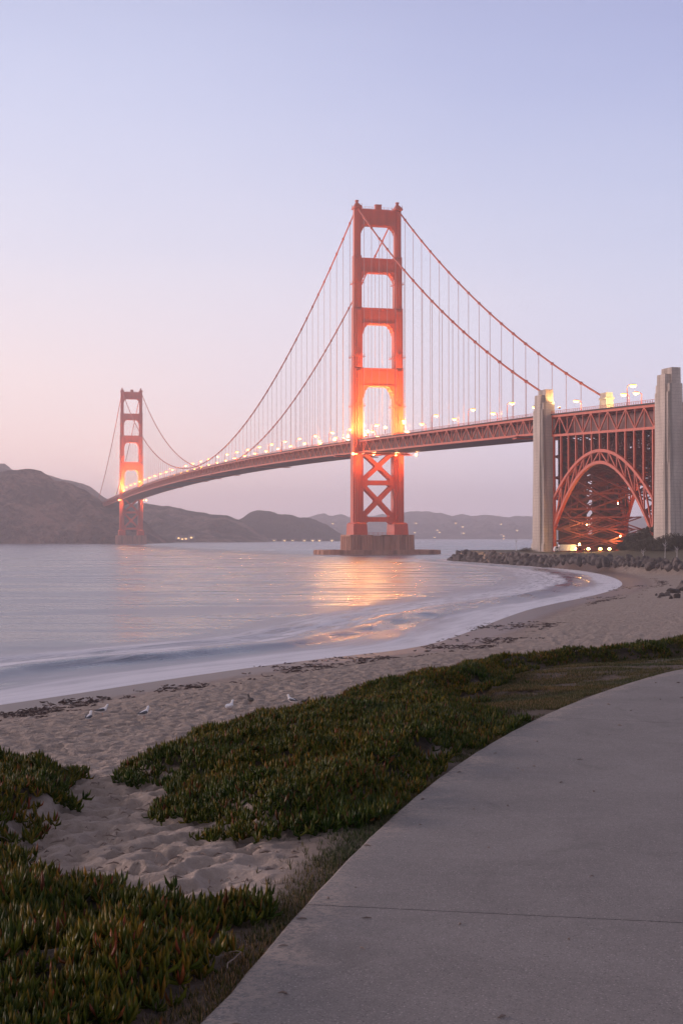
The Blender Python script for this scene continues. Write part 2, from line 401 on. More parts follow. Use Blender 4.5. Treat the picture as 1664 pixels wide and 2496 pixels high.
f1 = noise(nt, surfv, 1.0, 6, 0.62, 0.6); f2 = noise(nt, surfv, 3.4, 6, 0.68, 0.8)
streak = noise(nt, mapping(nt, pos, (0.012, 0.04, 1), (0, 0, 0.10)), 1.0, 6, 0.68, 1.2)
wob = mth(nt, 'ADD', offn, mth(nt, 'MULTIPLY', mth(nt, 'SUBTRACT', f1, 0.5), 16.0))
edge = mth(nt, 'SUBTRACT', 1.0, mrange(nt, wob, 3.0, 11.5))
band = mth(nt, 'MULTIPLY', mrange(nt, wob, 13.5, 16.0), mth(nt, 'SUBTRACT', 1.0, mrange(nt, wob, 18.0, 34.0)))
foam = mth(nt, 'ADD', mth(nt, 'MULTIPLY', edge, mrange(nt, f2, 0.15, 0.6, 0.55, 1.0)), mth(nt, 'MULTIPLY', band, mrange(nt, f2, 0.30, 0.56, 0.0, 1.0)), clamp=True)
foam = mth(nt, 'MULTIPLY', foam, 0.95)
body = mix(nt, mrange(nt, streak, 0.38, 0.62), (0.055, 0.07, 0.11, 1), (0.22, 0.225, 0.27, 1))
body = mix(nt, foam, body, (0.80, 0.80, 0.84, 1))
w1 = noise(nt, mapping(nt, pos, (0.12, 0.34, 1)), 1.0, 5, 0.60, 0.8); w2 = noise(nt, mapping(nt, pos, (0.7, 2.2, 1)), 1.0, 3, 0.6)
hh = mth(nt, 'ADD', mth(nt, 'MULTIPLY', w1, 0.055), mth(nt, 'MULTIPLY', w2, 0.004))
hh = mth(nt, 'ADD', hh, mth(nt, 'MULTIPLY', mth(nt, 'MULTIPLY', f2, foam), 0.12))
rgh = mth(nt, 'ADD', mth(nt, 'ADD', 0.20, mth(nt, 'MULTIPLY', mrange(nt, streak, .34, .66), 0.14)), mth(nt, 'MULTIPLY', foam, 0.5))
setp(nt, b, Base_Color=body, Roughness=rgh, Normal=bump(nt, hh, 0.8, 1.0), IOR=1.33)
sea = fast_mesh('sea', np.stack([SX, SY, sea_z], 1), [(4, grid_faces(len(rw), len(cw)))], m_sea, True, {'offshore': off, 'along': pS})
tag(sea, kind='structure')

# ------------------------------------------------------------------ hills beyond the water
def hill_mat(name, lo, hi, sc):
    m, nt, b = newmat(name); pos = nd(nt, 'ShaderNodeTexCoord').outputs['Object']
    n1 = noise(nt, mapping(nt, pos, (1, 1, 1.6)), sc, 6, 0.62, 0.4); n2 = noise(nt, pos, sc*7, 5, 0.6)
    f = mth(nt, 'ADD', mth(nt, 'MULTIPLY', n1, 0.65), mth(nt, 'MULTIPLY', n2, 0.35))
    setp(nt, b, Base_Color=ramp(nt, f, [(0.44, lo), (0.50, tuple((a_+b_)*.36 for a_, b_ in zip(lo[:3], hi[:3]))+(1,)), (0.58, hi)]), Roughness=0.95, Normal=bump(nt, n2, 1.0, 25.0))
    b.inputs['Specular IOR Level'].default_value = 0.1
    return m
def hill(name, outline, Yf, Yr, m, power, seed, rough=0.0, nu=320, nv=60):
    px = np.array([p[0]*K for p in outline]); py = np.array([p[1]*K for p in outline])
    u = np.linspace(px[0], px[-1], nu); ry = np.interp(u, px, py)
    rays = [ray(a, c) for a, c in zip(u, ry)]
    rx = np.array([r[0] for r in rays])*Yr; rz = CAM_Z+np.array([r[1] for r in rays])*Yr
    rz = rz+(fbm(rx*0.02, rx*0, seed, 4)-.5)*rough; rz = np.maximum(rz, -2)
    v = np.concatenate([np.linspace(0, 1, nv), np.linspace(1.1, 2, 10)])
    VX = np.repeat(rx[None, :], len(v), 0); VY = Yf+(Yr-Yf)*np.repeat(v[:, None], nu, 1)
    VY = VY+(fbm(VX*0.006, VX*0, seed+3, 4)-.5)*(Yr-Yf)*0.5*np.clip(1-v, 0, 1)[:, None]
    sh = np.where(v <= 1, v**power, np.clip(2-v, 0, 1)**1.2)[:, None]
    gul = (np.abs(fbm(VX*0.010, VY*0.004, seed+5, 5)-0.48)*2.2)
    VZ = rz[None, :]*sh*(1-0.55*gul*np.sin(math.pi*np.clip(v, 0, 1))[:, None])-1.0
    VZ = VZ+((fbm(VX*0.035, VY*0.02, seed+9, 5)-.5)*rz[None, :]*0.30+(np.abs(vnoise(VX*.02, VY*.006, seed+8)-.5)-.25)*rz[None, :]*0.42)*(np.sin(math.pi*np.clip(v, 0, 1))[:, None])
    o = fast_mesh(name, np.stack([VX.ravel(), VY.ravel(), VZ.ravel()], 1), [(4, grid_faces(len(v), nu))], m, True)
    return tag(o, kind='structure')
mh1 = hill_mat('headland_rock', (0.022, 0.018, 0.015, 1), (0.24, 0.15, 0.115, 1), 0.014)
mh2 = hill_mat('dry_hillside', (0.03, 0.03, 0.022, 1), (0.25, 0.18, 0.135, 1), 0.008)
mh3 = hill_mat('wooded_hillside', (0.018, 0.022, 0.016, 1), (0.05, 0.05, 0.035, 1), 0.02)
mh4 = hill_mat('distant_hillside', (0.03, 0.035, 0.035, 1), (0.14, 0.12, 0.11, 1), 0.006)
hill('headland', [(-420, 1190), (-250, 1130), (-120, 1098), (0, 1079), (20, 1076), (62, 1074), (80, 1078), (95, 1081), (125, 1098), (160, 1108), (195, 1120), (225, 1136), (240, 1150), (275, 1163), (310, 1180), (335, 1197), (362, 1224), (388, 1250)], 2262, 2480, mh1, 0.5, 11, 15)
hill('headland', [(-300, 1100), (-100, 1068), (0, 1064), (12, 1066), (28, 1078), (70, 1086), (120, 1091), (150, 1096), (180, 1106), (205, 1116), (240, 1138), (330, 1190)], 3100, 3800, mh1, 0.7, 12, 16)
hill('hills', [(250, 1160), (300, 1152), (335, 1152), (380, 1160), (420, 1170), (450, 1178), (520, 1180), (545, 1190), (575, 1205), (605, 1226), (640, 1250)], 2750, 3150, mh2, 0.75, 13, 12)
hill('hills', [(470, 1250), (500, 1216), (530, 1196), (555, 1187), (575, 1177), (595, 1173), (640, 1180), (700, 1185), (722, 1194), (765, 1212), (800, 1235), (815, 1250)], 3250, 3650, mh3, 0.6, 14, 20)
hill('hills', [(600, 1230), (650, 1212), (690, 1192), (715, 1182), (740, 1178), (790, 1183), (830, 1186), (900, 1180), (940, 1172), (975, 1174), (1050, 1181), (1150, 1183), (1230, 1188), (1330, 1195), (1420, 1190), (1480, 1185), (1520, 1188), (1568, 1196), (1700, 1205), (1900, 1230)], 5300, 6800, mh4, 0.8, 15, 26)

# ------------------------------------------------------------------ materials for built things
def painted(name, col, rough=0.5, var=0.25, sc=0.3, streaks=True):
    m, nt, b = newmat(name); pos = nd(nt, 'ShaderNodeTexCoord').outputs['Object']
    n1 = noise(nt, mapping(nt, pos, (1, 1, 0.12) if streaks else (1, 1, 1)), sc, 5, 0.6); n2 = noise(nt, pos, sc*6, 4, 0.6)
    f = mth(nt, 'ADD', mth(nt, 'MULTIPLY', n1, 0.6), mth(nt, 'MULTIPLY', n2, 0.4))
    lo = tuple(x*(1-var) for x in col)+(1,); hi = tuple(min(1, x*(1+var)) for x in col)+(1,)
    setp(nt, b, Base_Color=ramp(nt, f, [(0.35, lo), (0.65, hi)]), Roughness=rough)
    return m
def glow(name, col, s):
    m, nt, b = newmat(name); setp(nt, b, Base_Color=(0.8, 0.7, 0.5, 1)); b.inputs['Emission Color'].default_value = col+(1,); b.inputs['Emission Strength'].default_value = s
    return m
M_RED = painted('orange_red_steel', (0.52, 0.066, 0.018), 0.55, 0.2)
M_DEEP = painted('shade_toned_red_steel', (0.12, 0.014, 0.011), 0.6, 0.2)  # bridge red darkened to carry the shade inside the deck
M_BRACE = painted('shaded_red_steel', (0.14, 0.016, 0.009), 0.6, 0.25)  # same red again, shade of the arch interior put into it
M_ROAD = painted('asphalt', (0.06, 0.055, 0.055), 0.9, 0.2, 0.5, False)
M_ROPE = painted('wire_rope', (0.50, 0.28, 0.27), 0.6, 0.1)
M_LAMP = glow('sodium_lamp', (1.0, 0.36, 0.06), 14.0)
M_FLOOD = glow('flood_lamp', (1.0, 0.55, 0.16), 60.0)
M_WARM = glow('lit_window', (1.0, 0.55, 0.2), 6.0)
def concrete(name, lo, hi, board=0.0, sc=0.25):
    m, nt, b = newmat(name); pos = nd(nt, 'ShaderNodeTexCoord').outputs['Object']
    n1 = noise(nt, mapping(nt, pos, (1, 1, 0.25)), sc, 6, 0.65); n2 = noise(nt, pos, sc*12, 5, 0.6)
    f = mth(nt, 'ADD', mth(nt, 'MULTIPLY', n1, 0.6), mth(nt, 'MULTIPLY', n2, 0.4))
    c = ramp(nt, f, [(0.36, lo), (0.64, hi)])
    stn = noise(nt, mapping(nt, pos, (1, 1, 0.035)), sc*.9, 6, .7)
    c = mix(nt, mth(nt, 'MULTIPLY', mrange(nt, stn, .46, .64), .7), c, tuple(x*.38 for x in lo[:3])+(1,))
    if board:
        z = nd(nt, 'ShaderNodeSeparateXYZ', {0: pos}).outputs[2]
        fr = mth(nt, 'FRACT', mth(nt, 'DIVIDE', z, board)); ln = mth(nt, 'LESS_THAN', fr, 0.1)
        c = mix(nt, mth(nt, 'MULTIPLY', ln, mrange(nt, n2, 0.35, 0.6, 0.1, 0.55)), c, tuple(x*0.45 for x in lo[:3])+(1,))
    setp(nt, b, Base_Color=c, Roughness=0.9, Normal=bump(nt, n2, 0.35, 0.15))
    return m
M_PYLON = concrete('board_marked_concrete', (0.43, 0.37, 0.315, 1), (0.66, 0.585, 0.50, 1), 1.3)
M_PIER = concrete('weathered_pier_concrete', (0.40, 0.19, 0.125, 1), (0.62, 0.35, 0.25, 1), 0, 0.2)

# ------------------------------------------------------------------ the bridge
B_AZ = math.atan2(0.2605, 0.9655)
B_O = (23.2, 973.0)
HW = 13.7
MAIN = 1280.0
Y_END = -309.0                      # where the side span meets the pylon
def deck_z(y):
    if 0 <= y <= MAIN: return 74.0+7.6*(1-((y-640)/640)**2)
    if y < 0:
        if y >= -309: return 74.0+0.0258*y
        return 74.0-0.0258*309+0.034*(y+309)
    return 74.0-0.0258*(y-MAIN)
def cable_z(y):
    if 0 <= y <= MAIN: return 85.0+141*((y-640)/640)**2
    if y < 0:
        u = -y/314; return 226-(226-74.5)*u-11*4*u*(1-u)
    u = (y-MAIN)/343; return 226-(226-70)*u-11*4*u*(1-u)
bridge = tag(empty('suspension_bridge', (B_O[0], B_O[1], 0), B_AZ), 'orange red suspension bridge with two tall towers crossing the bay', 'bridge')
SECT = [(20.4, 66, 6.9, 13.2), (66, 121.5, 6.5, 12.2), (121.5, 160.4, 6.1, 11.0), (160.4, 194, 5.2, 9.2), (194, 224.8, 4.3, 7.2)]
def leg_mb(x):
    m = MB()
    m.taper((x, 0), (9.6, 17.5), (9.0, 16.5), 12.6, 19.6).taper((x, 0), (9.0, 16.5), (7.1, 13.6), 19.6, 20.6)
    for z0, z1, a, bb in SECT:
        for (fa, fb, ins) in ((1.0, 0.52, 0), (0.72, 0.8, 0), (0.42, 1.0, 0)):     # stepped plan, set back towards the corners
            zz = z1-(0.0 if fb == 0.52 else (1.2 if fb == 0.8 else 2.6))
            m.taper((x, 0), (a*fa+0.0, bb*fb), (a*fa*0.985, bb*fb*0.985), z0-(0.5 if z0 > 30 else 0), zz)
        for sgn in (-1, 1):                                # narrow flutes on the wide faces
            for q in (-0.12, 0.12):
                m.box((x+q*a*1.0, sgn*(bb/2+0.05), (z0+z1)/2-2), (0.35, 0.3, (z1-z0)-7))
    return m
def strut_mb(z0, z1, a, depth, drop, steps=5):
    xi = HW-a/2+0.3; m = MB()
    prof = [(0, -drop), (0.55, -drop), (0.75, -drop*0.72), (1.3, -drop*0.66), (1.7, -drop*0.40), (2.5, -drop*0.32), (3.2, -drop*0.12), (4.6, -0.0)]
    poly = [(-xi, z1), (-xi, z0-drop)]+[(-xi+px, z0+pz) for px, pz in prof[1:]]+[(xi-px, z0+pz) for px, pz in reversed(prof[1:])]+[(xi, z0-drop), (xi, z1)]
    m.prism(poly, lambda p, q, d: (p, d, q), -depth/2, depth/2)
    n = 15
    for sgn in (-1, 1):
        for k in range(n):
            x = -xi+1.2+(2*xi-2.4)*k/(n-1)
            m.box((x, sgn*(depth/2+0.12), (z0+z1)/2), (0.5, 0.3, (z1-z0)*0.72))
        m.box((0, sgn*(depth/2+0.2), z1-0.5), (2*xi-0.1, 0.6, 0.7)); m.box((0, sgn*(depth/2+0.2), z0+0.55), (2*xi-0.1, 0.6, 0.5))
    return m
def xbrace_mb():
    m = MB(); xi = HW-3.1
    for za, zb in ((66.5, 47.5), (45.2, 24.0)):
        m.beam((-xi, -2.4, za), (xi, -2.4, zb), 1.2, 2.5); m.beam((xi, -2.39, za), (-xi, -2.39, zb), 1.2, 2.5)
        m.beam((-xi, 2.4, za), (xi, 2.4, zb), 1.2, 2.5); m.beam((xi, 2.39, za), (-xi, 2.39, zb), 1.2, 2.5)
        zc = (za+zb)/2
        for yy in (-2.4, 2.4):
            m.prism([(-2.6, zc), (0, zc-2.6), (2.6, zc), (0, zc+2.6)], lambda p, q, d, yy=yy: (p, yy+d, q), -0.66, 0.66)
    for zc in (46.4, 22.6):
        m.box((0, 0, zc), (2*xi, 6.0, 3.0))
        for sx in (-1, 1):
            m.prism([(sx*xi, zc+4.5), (sx*(xi-4.2), zc+1.2), (sx*(xi-4.2), zc-1.2), (sx*xi, zc-4.5)], lambda p, q, d: (p, d, q), -3.05, 3.05)
    return m
def tower(y):
    t = empty('tower', (0, y, 0), 0, bridge)
    for x in (-HW, HW):
        leg_mb(x).build('leg', M_RED, t)
        c = MB().taper((x, 0), (5.4, 8.6), (4.6, 7.2), 224.7, 226.4).taper((x, 0), (4.0, 6.0), (2.4, 3.4), 226.4, 228.0).taper((x, 0), (1.7, 1.7), (1.3, 1.3), 228.0, 229.4)
        c.taper((x, 0), (2.1, 2.1), (1.9, 1.9), 229.4, 230.3)
        for q in range(4): c.box((x+(-1 if q % 2 else 1)*2.3, (-1 if q > 1 else 1)*3.5, 227.0), (0.25, 0.25, 1.4))
        c.build('saddle_cap', M_RED, t)
    for z0, z1, a, dp, dr in ((213.8, 224.5, 4.3, 5.0, 5), (183, 192.5, 5.2, 6.0, 5.5), (149.5, 160, 6.1, 7.0, 6.5), (109, 120.8, 6.5, 8.0, 7.5)):
        strut_mb(z0, z1, a, dp, dr).build('portal_strut', M_RED, t)
    xbrace_mb().build('cross_brace', M_RED, t)
    h = MB().box((0.6, 0, 226.0), (4.0, 3.0, 3.2)).box((0.6, 0, 227.8), (4.5, 3.4, 0.4))
    for k in range(8): h.box((-9+k*2.6, 2.3, 225.2), (0.15, 0.15, 1.4)); h.box((-9+k*2.6, -2.3, 225.2), (0.15, 0.15, 1.4))
    h.box((0, -2.3, 225.9), (19, 0.12, 0.12)).box((0, 2.3, 225.9), (19, 0.12, 0.12)); h.build('beacon_hut', M_RED, t)
    for z, a, bb in ((176, 5.6, 10), (128, 7.0, 12.4), (96, 7.2, 12.8)):          # maintenance galleries round the legs
        for x in (-HW, HW):
            w = MB()
            for sx, sy, dx, dy in ((1, 0, .5, bb), (-1, 0, .5, bb), (0, 1, a, .5), (0, -1, a, .5)):
                w.box((x+sx*(a/2+.3), sy*(bb/2+.3), z), (dx, dy, .25)); w.box((x+sx*(a/2+.5), sy*(bb/2+.5), z+1.1), (max(.12, dx-.38), max(.12, dy-.38), .12))
            w.build('gallery', M_RED, t)
    return t
tw1 = tower(0.0); tw1['label'] = 'near tower, tall and lit orange at its foot'
tw2 = tower(MAIN); tw2['label'] = 'far tower, small and faded by haze'

PAN = 7.725
def truss_run(y0, y1, depth, x, warren=True, pan=PAN):
    ch = MB(); cl_ = MB(); wb = MB(); n = max(2, round(abs(y1-y0)/pan)); ys = [y0+(y1-y0)*i/n for i in range(n+1)]
    for i in range(n):
        a, c = ys[i], ys[i+1]; za, zc = deck_z(a), deck_z(c)
        ch.beam((x, a, za-0.9), (x, c, zc-0.9), 0.9, 1.0); cl_.beam((x, a, za-depth), (x, c, zc-depth), 0.9, 1.0)
        wb.beam((x, a, za-1.2), (x, a, za-depth+.3), 0.42)
        if i % 2 == 0: wb.beam((x, a, za-depth+.2), (x, c, zc-1.1), 0.5)
        else: wb.beam((x, a, za-1.1), (x, c, zc-depth+.2), 0.5)
    return ch, cl_, wb
def deck_set(parent, y0, y1, depth, pan=PAN):
    for x in (-HW, HW):
        ch, cl_, wb = truss_run(y0, y1, depth, x, True, pan)
        ch.build('upper_chord', M_RED, parent); cl_.build('lower_chord', M_RED, parent); wb.build('truss_web', M_RED, parent)
    n = max(2, round(abs(y1-y0)/pan)); r = MB(); fb = MB(); rl = MB()
    for i in range(n):
        a = y0+(y1-y0)*i/n; c = y0+(y1-y0)*(i+1)/n; za, zc = deck_z(a), deck_z(c)
        vs = [(-14.6, a, za-.35), (14.6, a, za-.35), (14.6, a, za+.15), (-14.6, a, za+.15), (-14.6, c, zc-.35), (14.6, c, zc-.35), (14.6, c, zc+.15), (-14.6, c, zc+.15)]
        r.add(vs, [(0, 1, 5, 4), (3, 7, 6, 2), (0, 4, 7, 3), (1, 2, 6, 5)])
        fb.box((0, a, za-1.3), (2*HW-.9, .5, 1.5)); fb.box((0, a, za-depth+.1), (2*HW-.9, .45, .6))
        fb.beam((-HW+.5, a, za-depth+.05), (HW-.5, c, zc-depth+.05), .5, .3); fb.beam((HW-.5, a, za-depth-.02), (-HW+.5, c, zc-depth-.02), .5, .3)
        for x in (-14.4, 14.4):
            rl.beam((x, a, za+1.35), (x, c, zc+1.35), .16); rl.beam((x, a, za+.75), (x, c, zc+.75), .1); rl.beam((x, a, za+.25), (x, c, zc+.25), .1)
            for q in (0, .25, .5, .75): rl.box((x, a+(c-a)*q, za+(zc-za)*q+.75), (.12, .12, 1.2))
    gd = {-7.5: MB(), 7.5: MB()}; sf = MB()  # dark plates added so the open truss reads as shaded
    for i in range(n):
        a = y0+(y1-y0)*i/n; c = y0+(y1-y0)*(i+1)/n; za, zc = deck_z(a), deck_z(c)
        for x in (-7.5, 7.5): gd[x].beam((x, a, za-depth*.5-.2), (x, c, zc-depth*.5-.2), .3, depth*.86)
        sf.beam((0, a, za-depth-.42), (0, c, zc-depth-.42), 25.5, .22)
    for q in gd.values(): q.build('shade_fill_web', M_DEEP, parent)
    sf.build('shade_fill_bottom', M_DEEP, parent)
    r.build('roadway', M_ROAD, parent); fb.build('floor_beams', M_RED, parent); rl.build('railing', M_RED, parent)
deck_set(bridge, MAIN+330, Y_END, 8.0)
for x in (-HW, HW):
    ys = np.concatenate([np.linspace(MAIN+343, MAIN, 24), np.linspace(MAIN, 0, 100)[1:], np.linspace(0, -314, 40)[1:]])
    cb = MB().tube([(x, y, cable_z(y)) for y in ys], 0.48, 8)
    SUSP = [(-17.0*k) for k in range(1, 18)]+[17.0*k for k in range(1, 75)]+[MAIN+17*k for k in range(1, 19)]
    for y in SUSP:
        if cable_z(y)-deck_z(y) > 2: 
            dz = (cable_z(y+.5)-cable_z(y-.5)); cb.beam((x, y-.55, cable_z(y)-.55*dz), (x, y+.55, cable_z(y)+.55*dz), 1.25, 1.25)
    cb.build('main_cable', M_RED, bridge, True)
unit = MB(); 
for q in (-.28, .28):
    unit.box((0, q, 0.5), (.11, .11, 1.0))
susp = [(x, y) for x in (-HW, HW) for y in SUSP if cable_z(y)-deck_z(y) > 3]
susp.sort(key=lambda p: -(cable_z(p[1])-deck_z(p[1]))/(1000+p[1]) if p[1] > -320 else 0)
first = None
for i, (x, y) in enumerate(susp[:100]):
    if first is None: o = first = unit.build('suspender', M_ROPE, bridge)
    else: o = link_copy(first, bridge)
    o.location = (x, y, deck_z(y)-.5); o.scale = (1, 1, cable_z(y)-deck_z(y))
rest = MB()
for x, y in susp[100:]:
    for q in (-.28, .28): rest.box((x, y+q, (cable_z(y)+deck_z(y))/2), (.11, .11, cable_z(y)-deck_z(y)-.4))
tag(rest.build('suspender_ropes', M_ROPE, bridge), kind='stuff')
# painters' platforms hung under the deck
for y in (-14, -30, 40, 300, 520, 620, 700, 880, -285):
    z = deck_z(y)-9.6; plt = MB()
    plt.box((-3 if y != -14 else 4, y, z), (30, 5, .5)).box((-3, y, z+1.1), (30, 4.6, .12))
    for q in (-12, -4, 4, 10): plt.box((q, y, z+.7), (.2, .2, 2.0))
    plt.build('maintenance_platform', M_RED, bridge)

# ---- concrete tower pier and its fender ring
def pier(y, label, fend):
    p = tag(empty('tower_pier', (0, 0, 0)), label, 'bridge pier')
    p.matrix_world = Matrix.Translation((B_O[0], B_O[1], 0)) @ Matrix.Rotation(B_AZ, 4, 'Z') @ Matrix.Translation((0, y, 0))
    m = MB()
    for cx in (-HW, HW):
        m.taper((cx, 0), (16, 25), (15, 24), -2, 12.4)
        for k in range(7): m.box((cx-6+k*2.0, -12.35, 5.6), (1.1, .9, 12.2))
        for k in range(5): m.box((cx+(-7.9 if cx < 0 else 7.9), -9+k*4.5, 5.6), (.9, 1.6, 12.2))
    m.box((0, 0, 4.9), (14, 20, 14.2)); m.box((0, 0, 12.5), (43, 24.6, .35))
    m.build('plinth', M_PIER, p)
    if fend:
        n = 64; outer = []; f = MB()
        a, c = 41.0, 24.5
        pts = []
        for k in range(n):
            t = 2*math.pi*k/n; cs, sn = math.cos(t), math.sin(t)
            pts.append((abs(cs)**0.75*math.copysign(a, cs), abs(sn)**0.75*math.copysign(c, sn)))
        vs = []
        for (px, py) in pts:
            vs += [(px*1.005, py*1.01, -2), (px, py, 2.9), (px*.93, py*.88, 2.9), (px*.93, py*.88, -2)]
        fs = []
        for k in range(n):
            i, j = 4*k, 4*((k+1) % n)
            fs += [(i, j, j+1, i+1), (i+1, j+1, j+2, i+2), (i+2, j+2, j+3, i+3)]
        f.add(vs, fs)
        for k in range(0, n, 2): f.box((pts[k][0]*1.004, pts[k][1]*1.008, 1.35), (.7, .7, 2.5))
        f.build('fender_ring', M_PIER, p)
        r = MB()
        for k in range(9): r.box((-12+k*3, -12.0, 13.4), (.15, .15, 1.6))
        r.box((0, -12, 14.1), (24, .12, .12)).box((0, -12, 13.4), (24, .1, .1)).build('railing', M_RED, p)
    return p
pier(0, 'wide concrete pier with oval fender under the near bridge tower', True)
pier(MAIN, 'hazy concrete pier at the foot of the far bridge tower', False)

# ---- concrete pylons either side of the arch
M_OPEN = glow('lit_opening', (1.0, 0.55, 0.2), 1.1)
M_WALL = concrete('shade_toned_wall', (0.045, 0.016, 0.012, 1), (0.10, 0.035, 0.025, 1), 0, 0.5)  # shade under the arch put into the wall's near-black red
def shaft(m, x, y, ztop, out):
    # out: -1 towards the bay (near side), +1 towards the ocean
    m.taper((x, y), (6.2, 13.5), (5.2, 11.0), 3.5, ztop-6.0)
    m.taper((x+out*.9, y), (6.4, 8.2), (4.6, 6.4), 3.5, ztop-2.4)
    m.taper((x-out*.6, y-.4), (3.6, 8.6), (3.6, 8.0), ztop-7.0, ztop)
    m.taper((x-out*.6, y-.4), (4.2, 9.2), (4.0, 8.8), ztop-9.2, ztop-8.2)
    for q in (-4.6, 4.6): m.box((x+out*2.5, y+q, ztop-22), (1.2, 1.5, 26))
    m.taper((x, y), (7.2, 14.6), (6.8, 14.0), 3.0, 8.5)
def pylon(y, ztop, label, wall):
    p = tag(empty('bridge_pylon', (0, 0, 0)), label, 'bridge pylon')
    p.matrix_world = Matrix.Translation((B_O[0], B_O[1], 0)) @ Matrix.Rotation(B_AZ, 4, 'Z') @ Matrix.Translation((0, y, 0))
    for x, o in ((-HW-1.2, -1), (HW+1.2, 1)):
        m = MB(); shaft(m, x, 0, ztop if o < 0 or not wall else 66.5, o); m.build('shaft', M_PYLON, p)
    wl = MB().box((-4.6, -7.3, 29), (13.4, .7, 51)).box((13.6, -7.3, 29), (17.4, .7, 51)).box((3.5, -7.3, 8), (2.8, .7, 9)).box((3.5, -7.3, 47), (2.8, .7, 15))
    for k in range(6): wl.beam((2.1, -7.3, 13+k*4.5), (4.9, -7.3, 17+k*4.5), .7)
    wl.build('cross_wall', M_WALL, p)  # widened as a dark backing to cover the pale far shaft
    return p
pylon(-313, 77.0, 'left concrete bridge pylon where the main cable enters', True)
pylon(-431, 74.0, 'right concrete bridge pylon cut by the frame edge', False)

sb = MB().taper((HW, -316.5), (4.2, 8.5), (3.2, 6.0), deck_z(-316)-1, 76.2).taper((HW, -316.5), (4.4, 7.2), (4.4, 7.2), 73.2, 74.0)
sb.build('cable_saddle', M_PYLON, bridge)
# ---- steel arch span between the pylons
arch = tag(empty('arch_span', (B_O[0], B_O[1], 0), B_AZ), 'orange red steel arch carrying the deck between two concrete pylons', 'arch bridge')
AY0, AY1 = -319.5, -425.0
deck_set(arch, AY0, AY1, 9.4, 8.1)
YC = -367.5
def z_out(y): return 47.0-0.0088*(y-YC)**2
def z_in(y): return 42.2-0.0127*(y-YC)**2
NP = 13
def xs(x, z): return x if x < 0 else x+max(0, 50-z)*0.19
ysA = [-321.4+(-94.6)*i/(NP-1) for i in range(NP)]
for x in (-HW, HW):
    rib = MB(); rib2 = MB(); lat = MB()
    fine = np.linspace(ysA[0], ysA[-1], 49)
    for a, c in zip(fine[:-1], fine[1:]):
        rib.beam((xs(x, z_out(a)), a, z_out(a)), (xs(x, z_out(c)), c, z_out(c)), 1.3, 1.25); rib2.beam((xs(x, z_in(a)), a, z_in(a)), (xs(x, z_in(c)), c, z_in(c)), 1.3, 1.25)
    for i, y in enumerate(ysA):
        lat.beam((xs(x, z_out(y)), y, z_out(y)), (xs(x, z_in(y)), y, z_in(y)), .55)
        if i < NP-1:
            y2 = ysA[i+1]
            if i < NP//2: lat.beam((xs(x, z_in(y)), y, z_in(y)), (xs(x, z_out(y2)), y2, z_out(y2)), .55)
            else: lat.beam((xs(x, z_out(y)), y, z_out(y)), (xs(x, z_in(y2)), y2, z_in(y2)), .55)
        col = MB().beam((xs(x, z_out(y)), y, z_out(y)), (x, y, deck_z(y)-9.4), .8)
        if i in (0, NP-1): col.beam((xs(x, 5), y, 5.0), (xs(x, z_out(y)), y, z_out(y)+.3), 1.1)
        col.build('spandrel_column', M_RED, arch)
    rib.build('arch_rib', M_RED, arch); rib2.build('arch_rib', M_RED, arch); lat.build('rib_lattice', M_RED, arch)
br = MB()
for i, y in enumerate(ysA):
    for zz in (z_out(y), z_in(y)): br.beam((-HW, y, zz), (xs(HW, zz), y, zz), .8)
    zt = deck_z(y)-9.4; zo = z_out(y); zi = z_in(y)
    n = max(1, round((zt-zo)/9))
    for k in range(n):
        a = zo+(zt-zo)*k/n; c = zo+(zt-zo)*(k+1)/n
        br.beam((-HW, y, a), (xs(HW, c), y, c), .5); br.beam((xs(HW, a), y, a), (-HW, y, c), .5); br.beam((-HW, y, c), (xs(HW, c), y, c), .5)
    m2 = max(1, round((zo-zi)/8))
    for k in range(m2):
        a = zi+(zo-zi)*k/m2; c = zi+(zo-zi)*(k+1)/m2
        br.beam((-HW, y, a), (xs(HW, c), y, c), .6); br.beam((xs(HW, a), y, a), (-HW, y, c), .6)
    if i < NP-1:
        y2 = ysA[i+1]
        for f in (z_out, z_in):
            br.beam((-HW, y, f(y)), (0, y2, f(y2)), .7); br.beam((xs(HW, f(y)), y, f(y)), (0, y2, f(y2)), .7)
            br.beam((0, y, f(y)), (-HW, y2, f(y2)), .6); br.beam((0, y, f(y)), (xs(HW, f(y2)), y2, f(y2)), .6)
for i in range(NP-1):
    y = (ysA[i]+ysA[i+1])/2; zi = z_in(y); zt = deck_z(y)-9.4; n = max(2, round((zt-zi)/6.5))
    for k in range(n):
        a = zi+(zt-zi)*k/n; c = zi+(zt-zi)*(k+1)/n
        br.beam((-HW+.4, y, a), (0, y, c), .42); br.beam((xs(HW, a)-.4, y, a), (0, y, c), .42); br.beam((0, y, a), (-HW+.4, y, c), .42); br.beam((0, y, a), (xs(HW, c)-.4, y, c), .42)
for y in (-322.5, -330, -338):
    for k in range(3):
        a = 4.5+k*5.2; c = a+5.2; x0, x1 = -HW+.5, xs(HW, a)-.5; xm = (x0+x1)/2
        br.beam((x0, y, a), (xm, y, c), .5); br.beam((xm, y, a), (x0, y, c), .5); br.beam((xm, y, a), (x1, y, c), .5); br.beam((x1, y, a), (xm, y, c), .5); br.beam((x0, y, c), (x1, y, c), .45)
for x in (-6.5, 7):
    for i in range(NP-1):
        y, y2 = ysA[i], ysA[i+1]; za, zb = z_in(y), z_in(y2)
        br.beam((x, y, za), (x, y2, deck_z(y2)-9.4), .4); br.beam((x, y, deck_z(y)-9.4), (x, y2, zb), .4); br.beam((x, y, za), (x, y, deck_z(y)-9.4), .5)
br.build('lateral_bracing', M_BRACE, arch)

